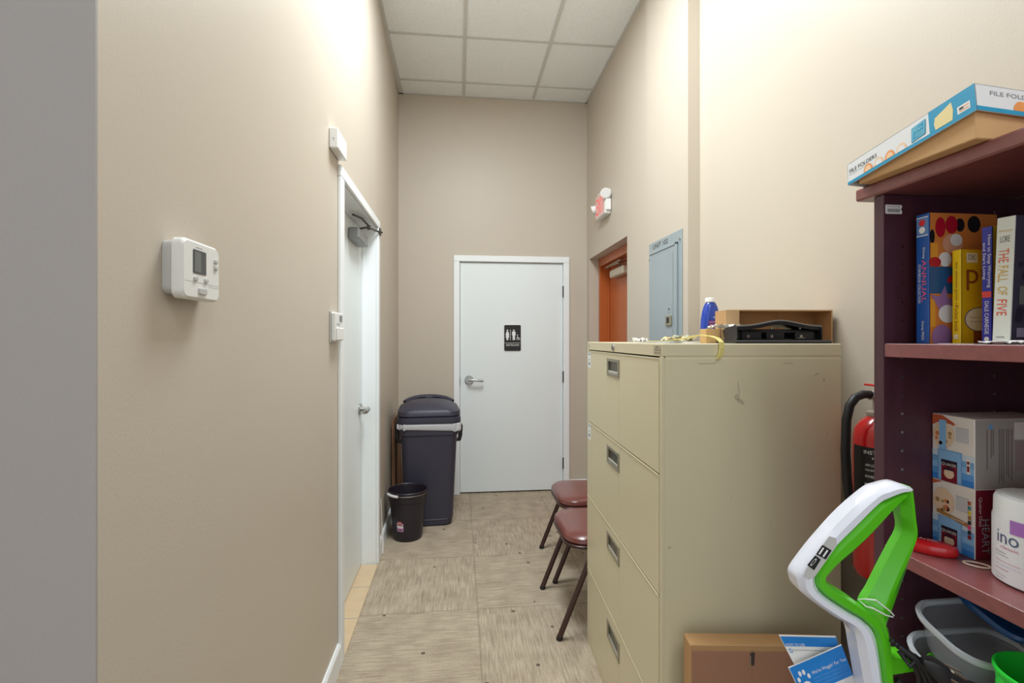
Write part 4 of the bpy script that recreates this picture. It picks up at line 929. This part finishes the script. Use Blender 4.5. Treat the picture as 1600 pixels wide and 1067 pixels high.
for k, (t_, z_, w_, c_) in enumerate((('Creatine', 0.048, 0.30, 4), ('Monohydrate', 0.043, 0.36, 4), ('unflavored drink mix powder', 0.034, 0.62, 3), ('dietary supplement for daily use', 0.028, 0.62, 5), ('micronized', 0.022, 0.36, 3), ('NET WT 500 g', 0.012, 0.30, 4), ('gluten free', 0.007, 0.24, 4))):
    m.text(t_, -1.02, z_, w_, 0.0030, (0, 0, 0), XP, ZP, c_, wrap=fn)
patch(m, -0.20, 0.008, 1.5, 0.085, fn, 5, 12)
m.build('label', [mat('tub_label_white', (232, 232, 236), 0.4), mat('tub_purple', (168, 112, 190), 0.4), mat('tub_slate', (84, 96, 128), 0.4), mat('tub_pink', (214, 130, 160), 0.4), GREY, mat('tub_lavender', (186, 186, 222), 0.4)], T)
m = MB(); m.prism(rrect(0.030, 0.020, 0.003, 3, 0, 0.120), (-0.052, -0.044, 0), (0.66, -0.75, 0), ZP, 0.006, c=0.001); m.build('tab', PLASTIC_W, T)
m = MB(); m.lathe([(0.038, 0.134), (0.040, 0.136), (0.040, 0.150), (0.038, 0.153)], o=(0.012, -0.008, 0), seg=36); m.build('cap', PLASTIC_W, T)

# red oval case, hair tie
T = thing('spectacle_case', (0.840, 0.800, SH2), 'glossy red oval plastic case lying in front of the oatmeal boxes', 'case', rz=math.radians(-46))
m = MB(); m.lathe([(0.90, 0.0003), (0.98, 0.003), (1.0, 0.008), (0.985, 0.012), (0.94, 0.016), (0.7, 0.0195), (0.3, 0.021)], seg=36, sx=0.039, sy=0.021); 
m.text('Arctic', -0.016, -0.002, 0.026, 0.009, (0, -0.001, 0.0214), XP, YP, 1, 0.0); m.build('shell', [REDEXT, INKW], T)
m = MB(); m.tube([(0.017*math.cos(a), 0.010*math.sin(a), 0.0022) for a in [2*PI*i/28 for i in range(28)]], 0.0014, 8, closed=True)
o_ = m.build('hair_tie', mat('cream_elastic', (226, 206, 186), 0.6)); o_.location = (0.866, 0.742, SH2); o_.rotation_euler = (0, 0, math.radians(-46)); tag(o_, 'thin cream elastic hair tie on the middle shelf by the white tub', 'hair tie')

# ---- lower shelf: plastic food containers
def rtub(mb, w0, d0, h0, inset, r0, mi=0, rim=1, t=0.0015):
    """open rounded container standing on z=0 with a rim"""
    def L(w1, d1, z): return [(a, b, z) for a, b in rrect(w1, d1, r0, 7)]
    mb.loft([L(w0-2*inset-0.01, d0-2*inset-0.01, 0.0005), L(w0-2*inset, d0-2*inset, 0.006), L(w0-0.004, d0-0.004, h0-0.010)], mi, True, caps=(True, False))
    mb.loft([L(w0-0.004, d0-0.004, h0-0.010), L(w0+0.006, d0+0.006, h0-0.010), L(w0+0.010, d0+0.010, h0-0.004), L(w0+0.008, d0+0.008, h0), L(w0, d0, h0), L(w0-0.006, d0-0.006, h0-0.006)], rim, True, caps=(False, False))
def container(loc, rot, w0, d0, h0, label, r0=0.045):
    T = thing('food_container', loc, label, 'container', rot=rot)
    m = MB(); rtub(m, w0, d0, h0, 0.016, r0); m.build('tub', [CLEAR, CLEARRIM], T); return T
TL = math.radians(17)
container((0.888, 0.774, 0.738), (TL, 0, 0), 0.20, 0.118, 0.072, 'clear plastic food container, second rim down in the tilted stack')
container((0.905, 0.770, 0.796), (TL, 0, 0), 0.20, 0.125, 0.068, 'clear plastic food container on top of the tilted stack under the shelf')
container((0.870, 0.765, 0.6015), (0, 0, 0.0), 0.135, 0.130, 0.088, 'round-cornered clear container at the bottom of the stack on the lower shelf', 0.05)
T = thing('container_lid', (0.978, 0.768, 0.872), 'dark blue translucent plastic lid lying on the topmost clear container', 'lid', rot=(TL, math.radians(-2), 0))
m = MB()
def L(w1, d1, z): return [(a, b, z) for a, b in rrect(w1, d1, 0.04, 7)]
m.loft([L(0.135, 0.115, 0), L(0.150, 0.128, 0.001), L(0.154, 0.132, 0.006), L(0.150, 0.128, 0.012), L(0.136, 0.116, 0.012), L(0.128, 0.108, 0.007), L(0.06, 0.05, 0.007)]); m.build('lid', BLUELID, T)
T = thing('spoon', (0.826, 0.800, 0.682), 'lime green plastic spoon standing in the bottom clear container', 'spoon', rot=(0.1, 0.0, 0.2))
m = MB(); m.box(-0.012, -0.003, -0.085, 0.012, 0.003, 0.10, c=0.002); m.ell((0, 0, 0.105), 0.013, 0.004, 0.014); m.build('handle', GREEN, T)
T = thing('cup', (0.850, 0.560, 0.6), 'bright lime green plastic cup at the near end of the lower shelf', 'cup')
T.location = (0.856, 0.628, 0.6005); T.scale = (1.12, 1.12, 1.0)
m = MB(); h = 0.262
m.lathe([(0.034, 0.0), (0.038, 0.002), (0.052, h-0.040), (0.053, h-0.038), (0.0535, h-0.030), (0.0525, h-0.028), (0.0545, h-0.006), (0.057, h-0.004), (0.057, h), (0.054, h+0.001), (0.0525, h-0.004), (0.050, h-0.04), (0.036, 0.004)], seg=40); m.build('body', GREEN2, T)

# ---- file folder box on top of the bookcase
TB = 1.6505
T = thing('file_folder_box', (0.757, 0.650, TB), 'blue and white file folder box with tan base on top of the bookcase', 'box')
m = MB(); m.box(0.0, 0, 0.0002, 0.285, 0.215, 0.045, 0, c=0.0015); m.build('base', mat('bright_kraft', (212, 168, 118), 0.7, var=0.05), T)
m = MB(); LW, LL, LH = 0.30, 0.240, 0.043; t = 0.0015
m.box(0, 0, LH-t, LW, LL, LH, 0); m.box(0, 0, 0, t, LL, LH, 0); m.box(LW-t, 0, 0, LW, LL, LH, 0); m.box(0, 0, 0, LW, t, LH, 0); m.box(0, LL-t, 0, LW, LL, LH, 0)
o = (-0.0004, LL, 0); r0 = YN   # hall side; a runs from the far end
TEAL = 1
m.rect(0, 0, LL, 0.006, o, r0, ZP, 1); m.rect(0.168, 0.0055, LL, LH, o, r0, ZP, 1, 0.0001)
m.text('FILE FOLDERS', 0.006, 0.022, 0.062, 0.0075, o, r0, ZP, 2, 0.0002); m.rect(0.005, 0.0185, 0.045, 0.0192, o, r0, ZP, 6, 0.0002)
for k, a in enumerate((0.048, 0.071, 0.094, 0.117)):
    pts = [(a+0.010*math.cos(q), 0.006+0.0135*math.sin(q)) for q in [PI*i/14 for i in range(15)]]
    m.poly(pts, o, r0, ZP, 3 if k % 2 == 0 else 4, 0.0002)
    m.poly([(a+0.007*math.cos(q), 0.006+0.010*math.sin(q)) for q in [PI*i/14 for i in range(15)]], o, r0, ZP, 0 if k % 2 else 4, 0.0003)
m.poly([(0.136, 0.008), (0.161, 0.011), (0.163, 0.036), (0.138, 0.033)], o, r0, ZP, 1, 0.0002); m.poly([(0.138, 0.010), (0.159, 0.013), (0.161, 0.034), (0.140, 0.031)], o, r0, ZP, 5, 0.0003); m.poly([(0.139, 0.011), (0.158, 0.014), (0.160, 0.033), (0.141, 0.030)], o, r0, ZP, 1, 0.0004)
m.text('PEN+', 0.142, 0.023, 0.015, 0.006, o, r0, ZP, 5, 0.0006); m.text('GEAR', 0.143, 0.0145, 0.015, 0.006, o, r0, ZP, 5, 0.0006)
m.poly([(0.178, 0.006), (0.205, 0.006), (0.207, 0.022), (0.205, 0.036), (0.178, 0.026), (0.176, 0.016)], o, r0, ZP, 7, 0.0003)
m.rect(0.213, 0.009, 0.232, 0.021, o, r0, ZP, 0, 0.0003); m.rect(0.216, 0.0145, 0.222, 0.018, o, r0, ZP, 2, 0.0005); m.rect(0.222, 0.0165, 0.230, 0.018, o, r0, ZP, 3, 0.0005); m.rect(0.216, 0.0115, 0.230, 0.013, o, r0, ZP, 3, 0.0005)
o = (0, -0.0004, 0); r0 = XP
m.rect(0, 0, LW, 0.007, o, r0, ZP, 1); m.text('FILE FOLDERS', 0.024, 0.027, 0.085, 0.007, o, r0, ZP, 6, 0.0002)
m.poly([(0.075+0.014*math.cos(q), 0.007+0.016*math.sin(q)) for q in [PI*i/14 for i in range(15)]], o, r0, ZP, 3, 0.0002)
lid = m.build('lid', [mat('lid_white', (232, 234, 236), 0.45), mat('lid_teal', (0, 152, 196), 0.4), INK, mat('lid_orange', (240, 156, 84), 0.4), mat('lid_peach', (248, 206, 166), 0.4), mat('lid_aqua', (150, 222, 236), 0.4), GREY, mat('lid_cream', (238, 220, 160), 0.4)], T)
lid.location = (-0.005, -0.006, 0.040)
lid.rotation_euler = Euler((math.radians(-9.0), math.radians(4.5), 0))
T = thing('binder', (0.846, 0.66, TB+0.0895), 'dark navy object lying on the file folder box at the frame edge', 'binder', rot=(math.radians(-9), math.radians(4.5), 0))
T.location = (0.852, 0.668, 1.730)
m = MB(); m.box(0, 0, 0, 0.16, 0.19, 0.010, c=0.003); m.build('cover', mat('navy_vinyl', (34, 38, 66), 0.4), T)

# ------------------------------------------------------------ upright vacuum
VT = 0.62; VU = 1365
def vp(px, py):   # outline measured in a 3.263x detail drawing of the handle, metres in the handle's own plane
    uu = 1220+px/3.263; vv = 740+py/3.263
    return ((uu-VU)/770*VT, EYE-(vv-530)/770*VT)
th = math.atan(82/770); ca = (VU-800)/770*VT
VL = (ca*math.cos(th)+VT*math.sin(th), -ca*math.sin(th)+VT*math.cos(th), 0)
VAC = thing('upright_vacuum', VL, 'white and lime green upright vacuum cleaner with looped handle in front of the bookcase', 'vacuum cleaner', rz=-th)
A_ = [(625, 55), (570, 40), (500, 55), (440, 80), (310, 190), (190, 320), (110, 420), (62, 490), (60, 530), (80, 580), (150, 640), (245, 705), (340, 770), (370, 900), (400, 1067), (430, 1240)]
B_ = [(606, 75), (562, 92), (505, 120), (455, 150), (350, 260), (255, 350), (190, 425), (155, 480), (148, 515), (158, 560), (210, 612), (305, 675), (400, 735), (455, 825), (492, 1067), (520, 1240)]
C_ = [(592, 112), (580, 125), (540, 175), (500, 225), (420, 310), (345, 380), (275, 435), (215, 495), (206, 510), (212, 532), (255, 565), (330, 612), (405, 668), (520, 770), (545, 1067), (575, 1240)]
m = MB(); m.ribbon([vp(*p) for p in A_], [vp(*p) for p in B_], -0.017, 0.017, 0.007, e=0.3)
m.build('handle_shell', SILVERW, VAC)
m = MB(); m.ribbon([vp(*p) for p in B_], [vp(*p) for p in C_], -0.0145, 0.0145, 0.006, e=0.25)
D_ = [(590, 66), (585, 112), (592, 200), (600, 280), (560, 360), (500, 475), (450, 575), (405, 665), (455, 770), (500, 840)]
E_ = [(640, 58), (656, 105), (668, 210), (675, 300), (655, 380), (620, 480), (580, 590), (545, 690), (518, 770), (520, 860)]
m.ribbon([vp(*p) for p in D_], [vp(*p) for p in E_], -0.016, 0.016, 0.010, e=0.42)
# cord hook
m.ribbon([vp(500, 905), vp(560, 900), vp(630, 905)], [vp(505, 1010), vp(560, 1000), vp(640, 985)], -0.012, 0.012, 0.004)
m.build('handle_grip', GREEN, VAC)
m = MB(); f0 = (0, -0.0172, 0)
pl = [(200, 290), (235, 300), (240, 335), (130, 490), (100, 505), (75, 490), (85, 455)]
m.poly([vp(*p) for p in pl], f0, XP, ZP, 0, 0.0005)
for q, tx in (([(165, 332), (212, 360), (183, 405), (134, 378)], 'II'), ([(130, 384), (158, 405), (125, 458), (90, 432)], 'O')):
    P_ = [vp(*p) for p in q]; m.poly(P_, f0, XP, ZP, 1, 0.0010)
    rr = (V((P_[1][0], 0, P_[1][1]))-V((P_[0][0], 0, P_[0][1]))); uu = (V((P_[0][0], 0, P_[0][1]))-V((P_[3][0], 0, P_[3][1])))
    m.text(tx, 0.0018, 0.0018, rr.length-0.0055, uu.length-0.004, (P_[3][0], -0.0172-0.0015, P_[3][1]), rr, uu, 2)
m.build('switch_plate', [PLASTIC_G, INK, INKW], VAC)
# lower body (below the frame)
m = MB(); zc = vp(0, 1240)[1]; xc = (vp(430, 0)[0]+vp(575, 0)[0])/2
m.loft([[(xc+a, b, z) for a, b in rrect(w0, d0, 0.015, 4)] for w0, d0, z in ((0.10, 0.08, 0.30), (0.09, 0.075, 0.55), (0.046, 0.04, 0.78), (0.030, 0.032, zc+0.01))], 0); m.build('shaft', SILVERW, VAC)
m = MB(); m.lathe([(0.060, 0.13), (0.072, 0.16), (0.075, 0.42), (0.060, 0.47), (0.04, 0.49)], o=(xc, -0.055, 0), seg=30, mi=0, sy=0.85); m.build('dust_tank', GREEN, VAC)
m = MB(); m.loft([[(xc+a, b-0.09, z) for a, b in rrect(w0, d0, 0.04, 5)] for w0, d0, z in ((0.27, 0.27, 0.004), (0.28, 0.28, 0.02), (0.275, 0.275, 0.07), (0.20, 0.20, 0.12), (0.12, 0.12, 0.15))]); m.build('floor_head', BLACKP, VAC)
# cord: loops over the hook, plug with prongs
m = MB()
def v3(px, py, y): a, b = vp(px, py); return (a, y, b)
for k in range(6):
    dx = 14*k; dy = 6*k; yy = -0.018-0.004*(k % 3)
    m.tube([v3(505+dx*0.4, 800+dy, yy), v3(540+dx*0.7, 830+dy, yy-0.006), v3(585+dx, 880+dy*0.6, yy-0.008), v3(625+dx*1.0, 960, yy-0.006), v3(655+dx*1.1, 1067, yy), v3(672+dx, 1180, yy+0.006)], 0.0034, 8)
for k in range(4): m.tube([v3(545+10*k, 1010+8*k, -0.014), v3(600+8*k, 1050+6*k, -0.018), v3(640+10*k, 1120, -0.012)], 0.0034, 8)
m.tube([v3(600, 850, -0.03), v3(560, 900, -0.03), v3(540, 850, -0.02)], 0.0034, 8)
cord = m.build('cord', RUBBER, VAC)
m = MB(); m.loft([[V(v3(590+70*t_, 855+45*t_, -0.038))+V((0, a, b)) for a, b in rrect(w0, h0, 0.004, 3)] for t_, w0, h0 in ((0, 0.008, 0.008), (0.4, 0.016, 0.016), (1.0, 0.022, 0.026), (1.45, 0.022, 0.028), (1.5, 0.018, 0.024))], 0)
m.build('plug', RUBBER, cord)
m = MB()
for (a, b, c_, d) in ((695, 868, 765, 898), (705, 930, 760, 958), (738, 905, 792, 935)):
    p0 = V(v3(a, b, -0.038)); p1 = V(v3(c_, d, -0.040)); m.tube([p0, p1], 0.0028, 8, ry=0.0012)
m.build('prong', mat('brass_prong', (206, 192, 164), 0.25, 0.9), cord)
m = MB()
for q in ([(405, 618), (430, 605), (500, 660), (545, 700)], [(405, 655), (415, 645), (480, 680), (540, 708)]):
    m.tube([v3(*q[0], -0.010)]+[v3(*p, -0.0185) for p in q[1:3]]+[v3(*q[3], -0.010)], 0.0009, 6)
m.tube([v3(405, 618, -0.01), v3(395, 640, 0.0), v3(405, 655, -0.01)], 0.0009, 6)
tag(m.build('twist_tie', PLASTIC_W, None), 'thin white twist tie wound around the green handle of the vacuum', 'twist tie'); bpy.data.objects['twist_tie'].location = VL; bpy.data.objects['twist_tie'].rotation_euler = (0, 0, -th)

# two leaflets tucked behind the handle
def leaflet(label, px, y, draw):
    T = thing('leaflet', VL, label, 'leaflet', rz=-th)
    c = [((u_-VU)/770*(VT+y), EYE-(v_-530)/770*(VT+y)) for u_, v_ in px]
    m = MB(); m.loft([[(a, y, b) for a, b in c], [(a, y+0.0007, b) for a, b in c]], 0, False)
    def at(s_, t_):   # bilinear position on the card, s right, t down
        a = V((c[0][0], c[0][1])); b = V((c[1][0], c[1][1])); cc = V((c[2][0], c[2][1])); d = V((c[3][0], c[3][1]))
        return (a*(1-s_)+b*s_)*(1-t_)+(d*(1-s_)+cc*s_)*t_
    draw(m, at, y); m.build('card', [PAPER, mat('leaflet_blue', (28, 130, 212), 0.4), INKW, GREY, mat('leaflet_light_blue', (120, 176, 226), 0.4)], T)
    return T
def quad(m, at, y, s0, t0, s1, t1, mi, off):
    k = m.add([(p[0], y-off, p[1]) for p in (at(s0, t0), at(s1, t0), at(s1, t1), at(s0, t1))]); m.face([k, k+1, k+2, k+3], mi)
def ltext(m, at, y, tx, s0, t0, s1, t1, mi, off):
    m.text(tx, s0, 0, s1-s0, 1, (0, 0, 0), XP, ZP, mi, wrap=lambda A, B: V((at(A, t1+(t0-t1)*B)[0], y-off, at(A, t1+(t0-t1)*B)[1])))
def dA(m, at, y):
    quad(m, at, y, 0.01, 0.015, 1, 0.125, 1, 0.0003); ltext(m, at, y, 'HOW TO USE', 0.03, 0.09, 0.38, 0.12, 2, 0.0006)
    ltext(m, at, y, 'Remove the tank from the machine and fill with water', 0.12, 0.155, 0.85, 0.175, 3, 0.0005); ltext(m, at, y, 'o', 0.04, 0.15, 0.10, 0.20, 1, 0.0005)
    ltext(m, at, y, 'A', 0.42, 0.22, 0.52, 0.36, 3, 0.0005)
def dB(m, at, y):
    quad(m, at, y, 0.01, 0.01, 1, 0.42, 1, 0.0003); ltext(m, at, y, "We're Waggin' For You", 0.33, 0.16, 0.98, 0.22, 2, 0.0006)
    for k in range(3): ltext(m, at, y, 'thank you for helping us save pets one at a time', 0.33, 0.25+0.05*k, 0.95, 0.275+0.05*k, 4, 0.0006)
    def blob(s0, t0, rs, rt_):
        k = m.add([(at(s0+rs*math.cos(a), t0+rt_*math.sin(a))[0], y-0.0007, at(s0+rs*math.cos(a), t0+rt_*math.sin(a))[1]) for a in [2*PI*i/14 for i in range(14)]]); m.face(range(k, k+14), 2)
    blob(0.17, 0.30, 0.075, 0.05); blob(0.075, 0.20, 0.026, 0.035); blob(0.135, 0.13, 0.026, 0.038); blob(0.205, 0.13, 0.026, 0.038); blob(0.265, 0.20, 0.026, 0.035)
leaflet('blue-headed white instruction leaflet tucked behind the vacuum handle, upper one', [(1243, 992), (1332, 994), (1372, 1130), (1315, 1130)], 0.030, dA)
leaflet('blue leaflet with white paw print in front of the other leaflet', [(1251, 1043), (1334, 1007), (1376, 1120), (1303, 1150)], 0.022, dB)
